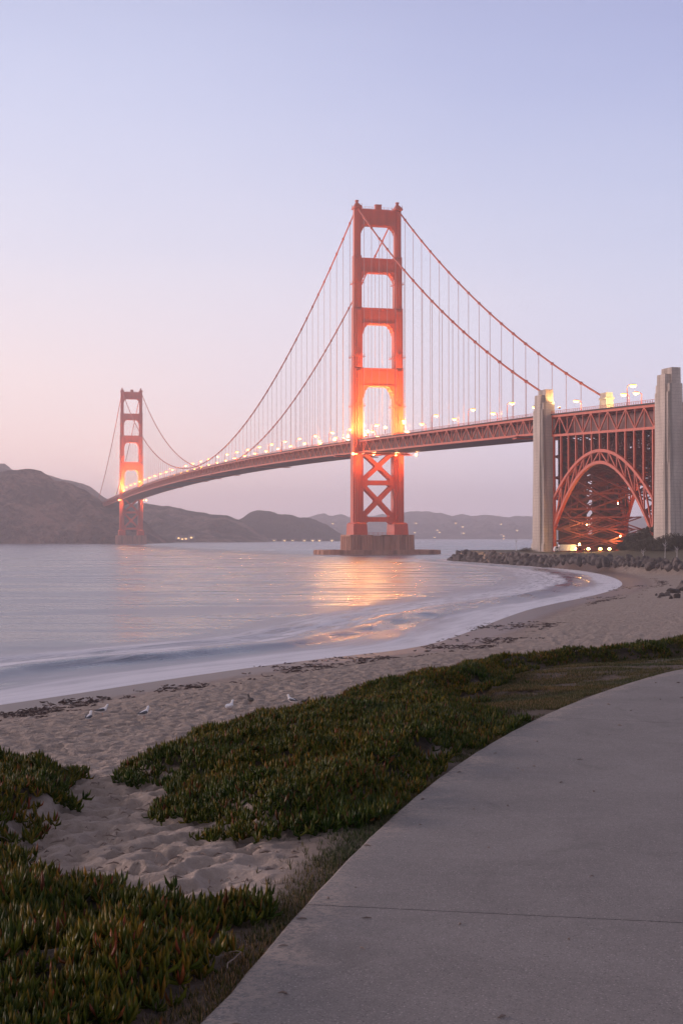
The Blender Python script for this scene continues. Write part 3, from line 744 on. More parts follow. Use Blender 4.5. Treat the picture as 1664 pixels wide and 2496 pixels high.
# ---- street lamps and floodlights
lamp0 = None
lamp_light = bpy.data.lights.new('lamp_glow', 'POINT'); lamp_light.energy = 10000; lamp_light.color = (1.0, .46, .15); lamp_light.shadow_soft_size = .6
def local(x, y, z): return Matrix.Translation((B_O[0], B_O[1], 0)) @ Matrix.Rotation(B_AZ, 4, 'Z') @ Vector((x, y, z))
def make_lamp():
    t = empty('street_lamp')
    MB().tube([(0, 0, -.3), (0, 0, .6), (0, 0, 7.6)], [.26, .2, .15], 8).build('post', M_RED, t)
    MB().tube([(0, 0, 7.5), (.25, 0, 8.0), (.8, 0, 8.3), (2.1, 0, 8.4)], [.15, .14, .12, .1], 6).build('arm', M_RED, t)
    hd = MB().taper((2.5, 0), (2.4, 1.6), (1.5, 1.0), 8.34, 8.7).build('lamp_head', M_RED, t)
    MB().taper((2.5, 0), (1.5, 1.0), (2.3, 1.5), 7.5, 8.33).build('lens', M_LAMP, hd)
    return t
def place_lamp(x, y, label):
    global lamp0
    o = lamp0 = make_lamp() if lamp0 is None else lamp0
    if o.get('label'):
        o = link_copy(lamp0)
        for ch in lamp0.children:
            if ch.type == 'MESH': copy_tree(ch, o)
    ld = lamp_light.copy() if False else lamp_light; lo = bpy.data.objects.new('lamp_glow', ld); COL.objects.link(lo); lo.parent = o; lo.location = (2.6, 0, 7.3)
    o.location = local(x, y, deck_z(y)+.15); o.rotation_euler = (0, 0, B_AZ+(0 if x < 0 else math.pi))
    return tag(o, label, 'street lamp', 'street lamps along the bridge deck')
L_SIDE = 'lit street lamp on the deck between near tower and left pylon'
L_ARCH = 'lit street lamp on the deck above the steel arch'
L_MAIN = 'small lit street lamp on the long deck between both towers'
for y in (-151, -210, -264, -92, -36): place_lamp(-13.3, y, L_SIDE)
for y in (-60, -120, -182, -240, -290): place_lamp(13.3, y, L_SIDE)
place_lamp(-13.3, -393, 'lit street lamp with red post nearest the right pylon')
for x, y in ((13.3, -340), (13.3, -352)): place_lamp(x, y, L_ARCH)
for k in range(26):
    place_lamp(-13.3, 24+49*k, L_MAIN); place_lamp(13.3, 48+49*k, L_MAIN)

def floodlight(x, y, z, target, power, label, group, size=0.9, color=(1.0, .50, .16), cone=70, blend=.6):
    t = tag(empty('floodlight'), label, 'floodlight', group)
    p = Vector(local(x, y, z)); q = Vector(local(*target)); t.location = p
    rq = (q-p).to_track_quat('-Z', 'Y'); t.rotation_euler = rq.to_euler()
    MB().taper((0, 0), (size*1.5, size*1.1), (size*.9, size*.6), -.2, .55).build('housing', M_RED, t)
    MB().box((0, 0, -.25), (size*1.35, size*.95, .1)).build('lens', M_FLOOD, t)
    ld = bpy.data.lights.new('floodlight_beam', 'SPOT'); ld.energy = power; ld.color = color; ld.spot_size = R(cone); ld.spot_blend = blend; ld.shadow_soft_size = .5
    lo = bpy.data.objects.new('floodlight_beam', ld); COL.objects.link(lo); lo.parent = t; lo.location = (0, 0, -.6)
    return t
for ty, nm, pw in ((0, 'near', 1.0), (MAIN, 'far', 2.0)):
    for x in (-HW, HW):
        for s in (-1, 1):
            floodlight(x*1.02, ty+s*21, deck_z(ty)+1.2, (x*.95, ty+s*5, 118), 270000*pw, 'floodlight on the deck shining up the %s tower' % nm, 'floodlights at the %s tower' % nm, 1.1, cone=150, blend=1.0)
        floodlight(x*1.25, ty-9, deck_z(ty)-9, (x*1.0, ty-4, 40), 13000*pw, 'floodlight under the deck shining down the %s tower' % nm, 'floodlights at the %s tower' % nm, 1.6)
    floodlight(-4, ty-14, deck_z(ty)+1.2, (0, ty-2, 122), 90000*pw, 'floodlight on the roadway shining up the %s tower' % nm, 'floodlights at the %s tower' % nm)
M_BARE = glow('bare_floodlight', (1.0, 0.40, 0.10), 22.0)
def bulb_light(o, power, z, col=(1.0, .50, .15), r=.8):
    ld = bpy.data.lights.new('bulb_glow', 'POINT'); ld.energy = power; ld.color = col; ld.shadow_soft_size = r
    lo = bpy.data.objects.new('bulb_glow', ld); COL.objects.link(lo); lo.parent = o; lo.location = z; return lo
for ty, nm in ((0, 'near'), (MAIN, 'far')):
    spots_ = ((-21, -17, 1), (21, -17, 1), (-7, -15, 1), (8, -15, 1)) if ty == 0 else ((-20, -16, .2), (20, -16, .2))  # inner near pair added to spread the glow on the water
    for x, y, q in spots_:
        t = tag(empty('tower_lamp', local(x, ty+y, deck_z(ty)-9.6), B_AZ), 'bright bare lamp hung under the deck beside the %s tower, inner near pair added' % nm, 'lamp', 'bare lamps under the deck at the %s tower' % nm)
        MB().box((0, 0, 1.4), (.5, .5, 1.8)).build('hanger', M_RED, t)
        MB().tube([(0, 0, -.9), (0, 0, -.5), (0, 0, .1), (0, 0, .5)], [.35, .8, .8, .3], 10).build('bulb', M_BARE, t)
        bulb_light(t, 9500*q, (0, -2.0, -1.6), (1.0, .40, .14))
    for x, y, pq in ((-13.2, -24, 1), (13.2, -24, 1), (-13.2, 24, 1), (-13.2, -62, .5), (-13.2, -100, .4), (-13.2, 58, .5), (-13.2, 98, .4))[:7 if ty == 0 else 3]:  # added lamps: halo over the deck, outer ones stretch the water reflection
        t = tag(empty('tower_lamp', local(x, ty+y, deck_z(ty)+.2), B_AZ), 'added glow lamp on the deck railing in front of the %s tower' % nm, 'lamp', 'added railing lamps at the %s tower' % nm)
        MB().box((0, 0, 1.5), (.35, .35, 3.0)).build('post', M_RED, t); MB().tube([(0, 0, 3), (0, 0, 3.4), (0, 0, 4.0), (0, 0, 4.4)], [.35, .8, .8, .3], 10).build('bulb', M_BARE, t)
        bulb_light(t, (45000 if ty == 0 else 14000)*pq, (0, 0, 5.6), (1.0, .45, .14))
    for x in (-HW-9, HW+9):
        floodlight(x, ty, deck_z(ty)+1.0, (x*.62, ty, 112), 130000, 'floodlight on a side bracket of the deck by the %s tower' % nm, 'floodlights at the %s tower' % nm, 1.1, cone=130, blend=1.0)
for y, lab in ((-322, 'floodlight by the left pylon at deck level'),):
    floodlight(-HW+2.2, y, deck_z(y)+3, (-HW-.5, y+8, 80), 12000, lab, None, .7)
    floodlight(HW-5, y-10, deck_z(y)+1.5, (HW, y+4, 72), 30000, 'floodlight on the far side of the deck lighting the cable end', None, .7, color=(1.0, .68, .28))

# ---- things at the foot of the arch
def wpos(px, py, z): 
    p = on_plane(px, py, z); return (p[0], p[1], z)
for x, y, z, pw in ((-4, -334, 17, 4500), (5, -346, 26, 4000), (9, -340, 12, 4500)):
    t = tag(empty('floodlight', local(x, y, z)), 'orange work lamp hung in the steel lattice under the arch', 'floodlight', 'work lamps inside the arch lattice')
    MB().box((0, 0, .6), (.3, .3, .8)).build('hanger', M_RED, t); MB().tube([(0, 0, -.4), (0, 0, 0), (0, 0, .25)], [.1, .22, .1], 8).build('bulb', M_FLOOD, t); bulb_light(t, pw, (0, -1, -1), (1, .5, .15), .5)
for px, lab, e in ((1404, 'small floodlight at the foot of the arch beside the truck', 9000), (1433, 'small floodlight at the foot of the arch behind the hut', 9000), (1462, 'small floodlight in the middle of the arch foot', 9000), (1484, 'small floodlight at the foot of the arch nearest the bushes', 9000)):
    p = on_plane(px, 1341, 5.2); Yd = 625.0; a, c = ray(px, 1341)
    t = tag(empty('floodlight', (a*Yd, Yd, 5.0)), lab, 'floodlight')
    MB().box((0, 0, .6), (.25, .25, 1.2)).build('stand', M_RED, t); MB().taper((0, 0), (1.1, .9), (.8, .7), 1.2, 1.9).build('lens', M_FLOOD, t)
    ld = bpy.data.lights.new('floodlight_glow', 'POINT'); ld.energy = e*.3; ld.color = (1, .52, .17); ld.shadow_soft_size = .5
    lo = bpy.data.objects.new('floodlight_glow', ld); COL.objects.link(lo); lo.parent = t; lo.location = (0, 2.5, 3.0)
M_WHITE = painted('white_paint', (0.72, 0.72, 0.74), 0.5, 0.08); M_DARK = painted('dark_rubber', (0.03, 0.03, 0.032), 0.7, 0.2); M_GLASS, nt, b = newmat('dark_glass'); setp(nt, b, Base_Color=(0.02, 0.025, 0.03, 1), Roughness=0.1)
a, c = ray(1376, 1336)
tr = tag(empty('box_truck', (a*628, 628, 5.0), R(6)), 'white box truck parked at the foot of the left concrete pylon', 'truck')
MB().taper((1.0, 0), (7.2, 2.5), (7.2, 2.5), .75, 3.3).build('cargo_box', M_WHITE, tr)
cabm = MB().prism([(-2.7, .6), (-4.7, .6), (-4.8, 1.5), (-4.3, 2.5), (-2.7, 2.6)], lambda p, q, d: (p, d, q), -1.15, 1.15).build('cab', M_WHITE, tr)
MB().box((-3.7, -1.17, 2.0), (.9, .06, .6)).box((-3.7, 1.17, 2.0), (.9, .06, .6)).build('window', M_GLASS, cabm)
for x in (-3.6, 2.6):
    for s in (-1, 1):
        MB().tube([(x, s*1.05-.14, .48), (x, s*1.05+.14, .48)], .48, 14).build('wheel', M_DARK, tr)
a, c = ray(1411, 1335)
kh = tag(empty('guard_hut', (a*618, 618, 5.0)), 'small dark guard hut with an orange lamp under the arch', 'hut')
MB().box((0, 0, 1.3), (2.2, 2.0, 2.6)).build('wall', M_RED, kh); MB().taper((0, 0), (2.7, 2.5), (1.6, 1.4), 2.6, 3.1).build('roof', M_DARK, kh)
MB().taper((0, 0), (.8, .8), (.5, .5), 3.1, 3.9).build('lamp', M_FLOOD, kh); MB().box((0, -1.02, 1.5), (1.0, .06, .8)).build('window', M_GLASS, kh)
a, c = ray(1257, 1341)
lp = tag(empty('lamp_post', (a*690, 690, 4.6)), 'pale lamp post standing alone left of the concrete pylon', 'lamp post')
MB().tube([(0, 0, 0), (0, 0, 4.6)], [.16, .1], 8).build('post', M_WHITE, lp); MB().taper((0, 0), (.5, .5), (.9, .9), 4.6, 5.3).build('lamp_head', M_WHITE, lp)
a, c = ray(1193, 1345)
bm = tag(empty('marker_ball', (a*668, 668, 4.0)), 'dark round marker on a short post on the rocks tip', 'marker')
MB().tube([(0, 0, -1), (0, 0, .8)], .12, 8).build('post', M_DARK, bm)
bl = MB().tube([(0, 0, .8+.9*k/8) for k in range(9)], [max(.05, .45*math.sin(math.pi*k/8)) for k in range(9)], 12).build('ball', M_DARK, bm, True)

# ------------------------------------------------------------------ houses with lit windows along the far shore
M_HOUSE = painted('house_wall', (0.45, 0.41, 0.38), .8, .1); M_ROOF = painted('house_roof', (0.16, 0.12, 0.11), .8, .15)
h0 = None
def house(px, py, Yd, label, group, sc=1.0):
    global h0
    if h0 is None:
        t = h0 = empty('house'); 
        MB().box((0, 0, 3), (12, 9, 6)).build('wall', M_HOUSE, t)
        MB().prism([(-5, 6), (5, 6), (0, 9)], lambda p, q, d: (d, p, q), -6.4, 6.4).build('roof', M_ROOF, t)
        MB().box((0, -4.55, 2.6), (3.0, .12, 1.6)).build('window', M_WARM, t)
    else: t = copy_tree(h0)
    a, c = ray(px*K, py*K); t.location = (a*Yd, Yd, max(-.5, CAM_Z+c*Yd-1)); t.rotation_euler = (0, 0, R(random.uniform(-12, 12))); t.scale = (sc, sc, sc)
    tag(t, label, 'house', group)
for x in (412, 420, 428, 440): house(x, 1239+random.uniform(-3, 3), 2700, 'lit house at the water edge right of far pier', 'houses at the cove right of the far pier', .9)
for k in range(15): house(466+k*21+random.uniform(-6, 6), 1246, 2960-0*k+(280 if k > 5 else 0), 'small lit house on the shore below the dry hills', 'houses along the far shore', .8)
for k in range(26): 
    x = random.uniform(705, 1215)
    if 790 < x < 935 : continue
    house(x, random.uniform(1202, 1240), 5200, 'tiny lit house on the hazy far hillside', 'houses on the hazy hillside', random.uniform(.8, 1.25))

# ------------------------------------------------------------------ boulders of the seawall
m_rock, nt, b = newmat('boulder_rock'); pos = nd(nt, 'ShaderNodeTexCoord').outputs['Object']; oi = nd(nt, 'ShaderNodeObjectInfo').outputs['Random']
n1 = noise(nt, pos, 1.2, 6, .65)
cc = mix(nt, oi, ramp(nt, n1, [(.3, (.02, .016, .014, 1)), (.7, (.09, .07, .06, 1))]), ramp(nt, n1, [(.3, (.05, .04, .036, 1)), (.7, (.22, .18, .16, 1))]))
setp(nt, b, Base_Color=cc, Roughness=.9, Normal=bump(nt, n1, .8, .3))
import bmesh
def rock_mesh(seed, rough=.42):
    bm_ = bmesh.new(); bmesh.ops.create_icosphere(bm_, subdivisions=3, radius=1.0); rr = np.random.default_rng(seed)
    planes = [(Vector(rr.normal(size=3)).normalized(), rr.uniform(.55, .9)) for _ in range(11)]
    for v in bm_.verts:
        for n_, d_ in planes:
            t = v.co.dot(n_)
            if t > d_: v.co -= n_*(t-d_)*.9
        v.co *= 1+.07*math.sin(v.co.x*5+seed)*math.sin(v.co.y*6)*math.sin(v.co.z*4+1)
    me = bpy.data.meshes.new('boulder'); bm_.to_mesh(me); bm_.free(); me.materials.append(m_rock); return me
rocks = [rock_mesh(s) for s in range(7)]
acc = np.concatenate([[0], np.cumsum(np.hypot(*np.diff(WALL, axis=0).T))])
def wall_pt(s):
    i = min(np.searchsorted(acc, s, 'right')-1, len(WALL)-2); t = (s-acc[i])/(acc[i+1]-acc[i]); d = WALL[i+1]-WALL[i]; d = d/np.hypot(*d)
    return WALL[i]+(WALL[i+1]-WALL[i])*t, d
rr = np.random.default_rng(3)
sA = acc[np.argmin(np.abs(WALL[:, 0]-60)+np.abs(WALL[:, 1]-744))]; sB = acc[np.argmin(np.abs(WALL[:, 0]-99)+np.abs(WALL[:, 1]-405))]
for k in range(285):
    s = sA+(sB-sA)*(k+rr.uniform(-.5, .5))/285; p, d = wall_pt(s); nrm_ = np.array([d[1], -d[0]]); 
    tier = k % 3; lat = (-3.6, -1.2, 1.2)[tier]+rr.uniform(-1.0, 1.0); zz = (0.4, 1.7, 3.2)[tier]+rr.uniform(-.5, .5)
    q = p-nrm_*lat*1.0
    q = p+nrm_*(-lat if inside(np.array([p[0]-nrm_[0]*3]), np.array([p[1]-nrm_[1]*3]), PLAT)[0] else lat)
    o = bpy.data.objects.new('boulder', rocks[rr.integers(7)]); COL.objects.link(o)
    sz = (rr.uniform(.9, 1.7) if rr.random() < .75 else rr.uniform(1.7, 2.4))*(1 if p[1] > 560 else .78)
    zz = zz if p[1] > 560 else 3.0+zz*.42
    o.location = (q[0], q[1], zz); o.rotation_euler = tuple(rr.uniform(0, 6.28, 3)); o.scale = (sz*rr.uniform(.9, 1.5), sz, sz*rr.uniform(.65, .95))
    tag(o, 'rough boulder piled in the rock seawall', 'boulder', 'boulders of the rock seawall')
for k, (px, py, sz) in enumerate(((1658, 1440, 1.5), (1640, 1446, 1.1), (1626, 1452, .75), (1612, 1454, .6), (1650, 1458, .8), (1604, 1458, .42), (1634, 1460, .5), (1661, 1426, 1.0), (1598, 1452, .35))):
    p = hit(px, py); o = bpy.data.objects.new('boulder', rocks[k % 7]); COL.objects.link(o)
    zz = float(height(np.array([p[0]]), np.array([p[1]]))[0]); o.location = (p[0], p[1], zz+.2*sz); o.scale = (sz*1.3, sz, sz*.75); o.rotation_euler = (0.3*k, px, .2*k)
    tag(o, 'loose rough rock lying on the sand at the right edge of the beach', 'boulder', 'loose rocks on the beach at the right edge')

# ------------------------------------------------------------------ shrubs and saplings by the right pylon
m_leaf, nt, b = newmat('shrub_leaves'); pos = nd(nt, 'ShaderNodeTexCoord').outputs['Object']
setp(nt, b, Base_Color=ramp(nt, noise(nt, pos, .5, 4, .6), [(.35, (.028, .03, .014, 1)), (.65, (.12, .098, .052, 1))]), Roughness=.8)
M_BARK = painted('bark', (.07, .05, .04), .9, .3)
def shrub(x, y, w, h, seed, label, n=2600, cat='shrub', name='shrub'):
    r = np.random.default_rng(seed); z0 = float(height(np.array([x]), np.array([y]))[0])-.2
    t = tag(empty(name, (x, y, z0)), label, cat, None)
    tk = MB()
    lobes = [(r.uniform(-.6, .6)*w, r.uniform(-.5, .5)*w, r.uniform(.35, .8)*h, r.uniform(.28, .5)*w) for _ in range(9)]+[(r.uniform(-.7, .7)*w, r.uniform(-.7, .1)*w, r.uniform(.08, .2)*h, r.uniform(.3, .45)*w) for _ in range(5)]
    tk.tube([(0, 0, 0), (.1*w*.3, 0, h*.3), (0, .1, h*.6)], [.05*h, .04*h, .015*h], 7)
    for lx, ly, lz, lr in lobes[:6]: tk.tube([(0, 0, h*.15), (lx*.5, ly*.5, lz*.6), (lx, ly, lz)], [.03*h, .02*h, .008*h], 5)
    tk.build('trunk', M_BARK, t)
    c = []
    for lx, ly, lz, lr in lobes:
        d = r.normal(size=(n//9, 3)); d /= np.linalg.norm(d, axis=1)[:, None]; rad = lr*r.uniform(.55, 1.08, (n//9, 1))
        q = d*rad*np.array([1, 1, .7])+np.array([lx, ly, lz]); c.append(q)
    c = np.concatenate(c); c = c[c[:, 2] > .05]; m = len(c)
    u = r.normal(size=(m, 3)); u /= np.linalg.norm(u, axis=1)[:, None]; v = np.cross(u, r.normal(size=(m, 3))); v /= np.linalg.norm(v, axis=1)[:, None]
    sz = r.uniform(.18, .42, (m, 1))*(h/6)**.5
    V = np.stack([c-u*sz, c+v*sz*.6, c+u*sz, c-v*sz*.6], 1).reshape(-1, 3)
    o = fast_mesh('crown', V, [(4, np.arange(4*m).reshape(-1, 4))], m_leaf, False); o.parent = t
    return t
SHR = [(1522, 592, 4.5, 2.6, 'lowest dark shrub at the left end of the slope under the arch'), (1538, 590, 5.5, 4.2, 'low dark shrub near the left end of the slope'), (1556, 586, 6, 5.5, 'dark rounded shrub on the slope left of the right arch foot'),
       (1575, 580, 6, 6.0, 'dark shrub directly below the right arch foot'), (1597, 572, 6.5, 6.5, 'broad dark shrub at the base of the right pylon'), (1618, 564, 7, 7.0, 'dark bushy shrub in front of the right pylon'),
       (1640, 560, 7, 7.5, 'tall dark shrub high on the slope before the pylon'), (1662, 556, 8, 9, 'tallest dark shrub at the right frame edge before the pylon'),
       (1566, 556, 6, 3.0, 'low spreading shrub in front of the dark shrubs'), (1592, 548, 7, 3.4, 'low olive shrub in the front row of the slope'), (1622, 540, 8, 4.0, 'wide olive shrub on the turf near the right frame edge'), (1652, 534, 8, 4.5, 'front shrub at the right frame edge on the turf')]
for i, (px, Yd, w, h, lab) in enumerate(SHR):
    shrub((px-832)/FPX*Yd, Yd, w, h, 40+i, lab, 4200)
shrub((1284-832)/FPX*668, 668, 3.6, 1.6, 77, 'small low bush at the left foot of the left pylon', 900)
M_PALE = painted('pale_bark', (.55, .5, .47), .8, .1)
for px, Yd, h, lab in ((1566, 470, 3.0, 'shortest pale young tree on the turf strip'), (1619, 470, 6.0, 'tall thin pale young tree on the turf strip'), (1648, 455, 4.0, 'forked pale young tree nearest the frame edge')):
    x = (px-832)/FPX*Yd; z0 = float(height(np.array([x]), np.array([float(Yd)]))[0])
    t = tag(empty('young_tree', (x, Yd, z0-.2)), lab, 'young tree')
    m = MB().tube([(0, 0, 0), (.05, 0, h*.5), (.15, 0, h)], [.14, .1, .04], 6)
    for k in range(6): q = random.uniform(.4, .9)*h; s = random.choice((-1, 1)); m.tube([(.05, 0, q), (s*.5+.05, random.uniform(-.4, .4), q+.6), (s*.7, random.uniform(-.4, .4), q+1.0)], [.06, .04, .02], 5)
    m.build('trunk', M_PALE, t)

# ------------------------------------------------------------------ concrete path
m_path, nt, b = newmat('path_concrete'); pos = nd(nt, 'ShaderNodeTexCoord').outputs['Object']
p1 = noise(nt, pos, .9, 7, .68, .5); p2 = noise(nt, pos, 30, 6, .75); p3 = noise(nt, pos, 75, 3, .6)
c = ramp(nt, mth(nt, 'ADD', mth(nt, 'MULTIPLY', p1, .5), mth(nt, 'MULTIPLY', p2, .5)), [(.32, (.15, .138, .130, 1)), (.68, (.27, .25, .236, 1))])
c = mix(nt, mrange(nt, p3, .60, .70), c, (.07, .062, .058, 1)); c = mix(nt, mrange(nt, p3, .40, .32), c, (.40, .37, .345, 1))
st = noise(nt, mapping(nt, pos, (1, .55, 1)), 1.7, 5, .6, 1.2)
c = mix(nt, mth(nt, 'MULTIPLY', mrange(nt, st, .54, .70), .28), c, (.09, .082, .076, 1))
ed = nd(nt, 'ShaderNodeAttribute', attribute_name='edge_dist').outputs['Fac']
dust = mrange(nt, mth(nt, 'ADD', ed, mth(nt, 'MULTIPLY', mth(nt, 'SUBTRACT', noise(nt, pos, 2.3, 5, .65), .5), 1.1)), .32, -.05)
c = mix(nt, mth(nt, 'MULTIPLY', dust, mrange(nt, p2, .42, .56)), c, (.34, .285, .24, 1))
setp(nt, b, Base_Color=c, Roughness=.85, Normal=bump(nt, mth(nt, 'ADD', mth(nt, 'MULTIPLY', p2, .006), mth(nt, 'MULTIPLY', p3, .003)), 1.0, 1.0))
el_ = np.concatenate([[0], np.cumsum(np.hypot(*np.diff(EDGE, axis=0).T))])
def edge_at(s):
    x = np.interp(s, el_, EDGE[:, 0]); y = np.interp(s, el_, EDGE[:, 1]); x2 = np.interp(s+.6, el_, EDGE[:, 0]); y2 = np.interp(s+.6, el_, EDGE[:, 1]); x1 = np.interp(s-.6, el_, EDGE[:, 0]); y1 = np.interp(s-.6, el_, EDGE[:, 1])
    d = np.array([x2-x1, y2-y1]); d /= np.hypot(*d); return np.array([x, y]), np.array([d[1], -d[0]])
def s_of(px, py):
    p = on_plane(px, py, PZ); _, s = pdist(np.array([p[0]]), np.array([p[1]]), EDGE); return float(s[0])
j1 = s_of(755, 2205); j2 = s_of(1258, 1745); jl = j2-j1
cuts = [0.8, j1-jl, j1, j2, j2+jl, j2+2*jl, float(el_[-1])-.5]
pm = MB(); WID = 6.8
for a, c_ in zip(cuts[:-1], cuts[1:]):
    if c_ <= a+.1: continue
    n = max(3, int((c_-a)/.35)); k0 = len(pm.v)
    for i in range(n+1):
        s = a+.008+(c_-a-.016)*i/n; p, nn = edge_at(s); jag = .004*math.sin(s*7.1)+.003*math.sin(s*17.3)
        for d_, z in ((0+jag, PZ-.16), (0+jag, PZ-.012), (.02+jag, PZ), (.25, PZ), (.6, PZ), (1.2, PZ), (2.6, PZ), (WID-.02, PZ), (WID, PZ-.16)):
            q = p+nn*d_; pm.v.append((q[0], q[1], z))
    for i in range(n):
        for j in range(8):
            u = k0+i*9+j; pm.f.append((u, u+9, u+10, u+1))
    pm.f.append(tuple(k0+j for j in range(9))); pm.f.append(tuple(k0+n*9+j for j in range(8, -1, -1)))
po = tag(pm.build('path', m_path), kind='structure')
pv = np.array(pm.v); pd_, _ = pdist(pv[:, 0], pv[:, 1], EDGE); po.data.attributes.new('edge_dist', 'FLOAT', 'POINT').data.foreach_set('value', pd_.astype(np.float32))

# ------------------------------------------------------------------ ice plant mats, grass, kelp
m_ice, nt, b = newmat('ice_plant_leaf')
tint = nd(nt, 'ShaderNodeAttribute', attribute_name='tint').outputs['Color']
setp(nt, b, Base_Color=tint, Roughness=.5); b.inputs['Specular IOR Level'].default_value = .12
PAL = np.array([(.030, .050, .005), (.056, .074, .006), (.092, .094, .008), (.13, .102, .011), (.17, .11, .014), (.14, .052, .016), (.12, .036, .016)])
PROB = np.array([.32, .31, .19, .09, .04, .03, .02])
def fingers(P, N, r, L, Wd, spread, name, m, pal=PAL, prob=PROB, tipred=True, flat=1.0):
    """P (n,3) shoot bases, N leaves per shoot"""
    n = len(P); base = np.repeat(P, N, 0); k = len(base)
    az = r.uniform(0, 2*np.pi, k); ti = np.abs(r.normal(0, spread, k))+.12
    big = .72+.75*fbm(base[:, 0]*1.6, base[:, 1]*1.6, 55, 3); ln = r.uniform(.55, 1.3, k)*L*big; wd = ln/L*Wd*r.uniform(.8, 1.2, k)
    h = np.stack([np.cos(az), np.sin(az), 0*az], 1); up = np.array([0, 0, 1.0])
    d0 = h*np.sin(ti)[:, None]+up*np.cos(ti)[:, None]; t1 = ti*.45; d1 = h*np.sin(t1)[:, None]+up*np.cos(t1)[:, None]
    sd = np.stack([-np.sin(az), np.cos(az), 0*az], 1); nb = np.cross(d0, sd)
    b0 = base+h*.012*r.random((k, 1)); md = b0+d0*(ln*.55)[:, None]; tp = md+d1*(ln*.45)[:, None]
    V = np.empty((k, 7, 3))
    for j, (cx, cy) in enumerate(((-.5, -.3*flat), (.5, -.3*flat), (0, .55*flat))):
        o = sd*(cx*wd)[:, None]+nb*(cy*wd)[:, None]; V[:, j] = b0+o*.8; V[:, 3+j] = md+o
    V[:, 6] = tp
    f = np.arange(k)[:, None]*7
    Q = np.concatenate([f+np.array([0, 1, 4, 3]), f+np.array([1, 2, 5, 4]), f+np.array([2, 0, 3, 5])]); T = np.concatenate([f+np.array([3, 4, 6]), f+np.array([4, 5, 6]), f+np.array([5, 3, 6])])
    ci = r.choice(len(pal), k, p=prob); grp = np.repeat(r.random(n), N)
    patch = fbm(base[:, 0]*.9, base[:, 1]*.9, 97, 3)-.45; colr = pal[ci]*r.uniform(.65, 1.3, (k, 1))*(1+np.clip(patch, -.3, .3)[:, None]*np.array([1.8, .7, .5])); Cc = np.ones((k, 7, 4)); Cc[:, :, :3] = colr[:, None]
    if tipred: Cc[:, 6, :3] = colr*np.array([1.5, 1.05, .9])
    o = fast_mesh(name, V.reshape(-1, 3), [(4, Q), (3, T)], m, True, {'tint': Cc.reshape(-1, 4)})
    return o
def scatter(poly, dens, r, clump=1.0, margin=0, pull=.05):
    lo, hi = poly.min(0)-.5*(margin > 0), poly.max(0)+.5*(margin > 0); n = int(dens*np.prod(hi-lo)); P = r.uniform(lo, hi, (n, 2))
    if margin:
        d, _ = pdist(P[:, 0], P[:, 1], poly, True); d = np.where(inside(P[:, 0], P[:, 1], poly), d, -d)
        P = P[d > (fbm(P[:, 0]*1.9, P[:, 1]*1.9, 63, 4)-.45)*1.2+pull+r.normal(0, .05, len(P))]
    else: P = P[inside(P[:, 0], P[:, 1], poly)]
    de, _ = pdist(P[:, 0], P[:, 1], EDGE); ip = inside(P[:, 0], P[:, 1], PATHPOLY); P = P[~ip & (de > .02)]
    d = fbm(P[:, 0]*2.2, P[:, 1]*2.2, 61, 3); P = P[d > .30*clump-.10+r.random(len(P))*.14]
    P = P[np.hypot((P[:, 0]-GAP[0])/.22, (P[:, 1]-GAP[1])/1.3) > 1]
    z = height(P[:, 0], P[:, 1]); return np.column_stack([P, z-.01])
r = np.random.default_rng(12)
def mat_of(name, poly, dens, N, L, Wd):
    P = scatter(poly, dens, r, 1.0 if poly is not MAT_CREST else 1.35, .35, .13 if poly is MAT_NEAR else (-.08 if poly is MAT_BIG else .08)); lift = fbm(P[:, 0]*3.1, P[:, 1]*3.1, 88, 3)*.16; P[:, 2] += lift*r.random(len(P))
    return fingers(P, N, r, L, Wd, .68, name, m_ice)
tag(mat_of('ice_plant', MAT_BIG, 420, 6, .080, .0150), 'wide green ice plant mat between the beach and the path', 'ice plant', kind='stuff')
tag(mat_of('ice_plant', MAT_CREST, 260, 6, .076, .0142), 'narrow ice plant strip along the crest behind the bare soil at right', 'ice plant', kind='stuff')
tag(mat_of('ice_plant', MAT_SIDE, 380, 6, .086, .0158), 'ice plant mat at the left edge beside the sand track', 'ice plant', kind='stuff')
tag(mat_of('ice_plant', MAT_NEAR, 380, 7, .094, .0172), 'dark ice plant mat in the lower left corner by the path', 'ice plant', kind='stuff')
# thin grass along the path and on the bare soil
gp = []
for poly, dn in ((DIRT, 420), (SOILY, 200)):
    P = scatter(poly, dn*3, r, 0.2); k = fbm(P[:, 0]*1.1, P[:, 1]*1.6, 133, 3); gp.append(P[k+r.normal(0, .07, len(P)) > (.40 if dn > 200 else .48)])
ss = r.uniform(1.5, el_[-1]-6, 22000); xy = np.array([edge_at(s)[0]-edge_at(s)[1]*abs(r.normal(0, .16)+.05) for s in ss]); kk = fbm(xy[:, 0]*.9, xy[:, 1]*.9, 140, 3) > .41; xy = xy[kk]
gp.append(np.column_stack([xy, height(xy[:, 0], xy[:, 1])-.01])); gp = np.concatenate(gp)
GP = np.array([(.035, .052, .010), (.065, .068, .016), (.12, .09, .035), (.20, .15, .075)])
tag(fingers(gp, 4, r, .045, .005, .8, 'grass', m_ice, GP, np.array([.25, .25, .27, .23]), False, .3), 'short thin grass along the edge of the path', 'grass', kind='stuff')
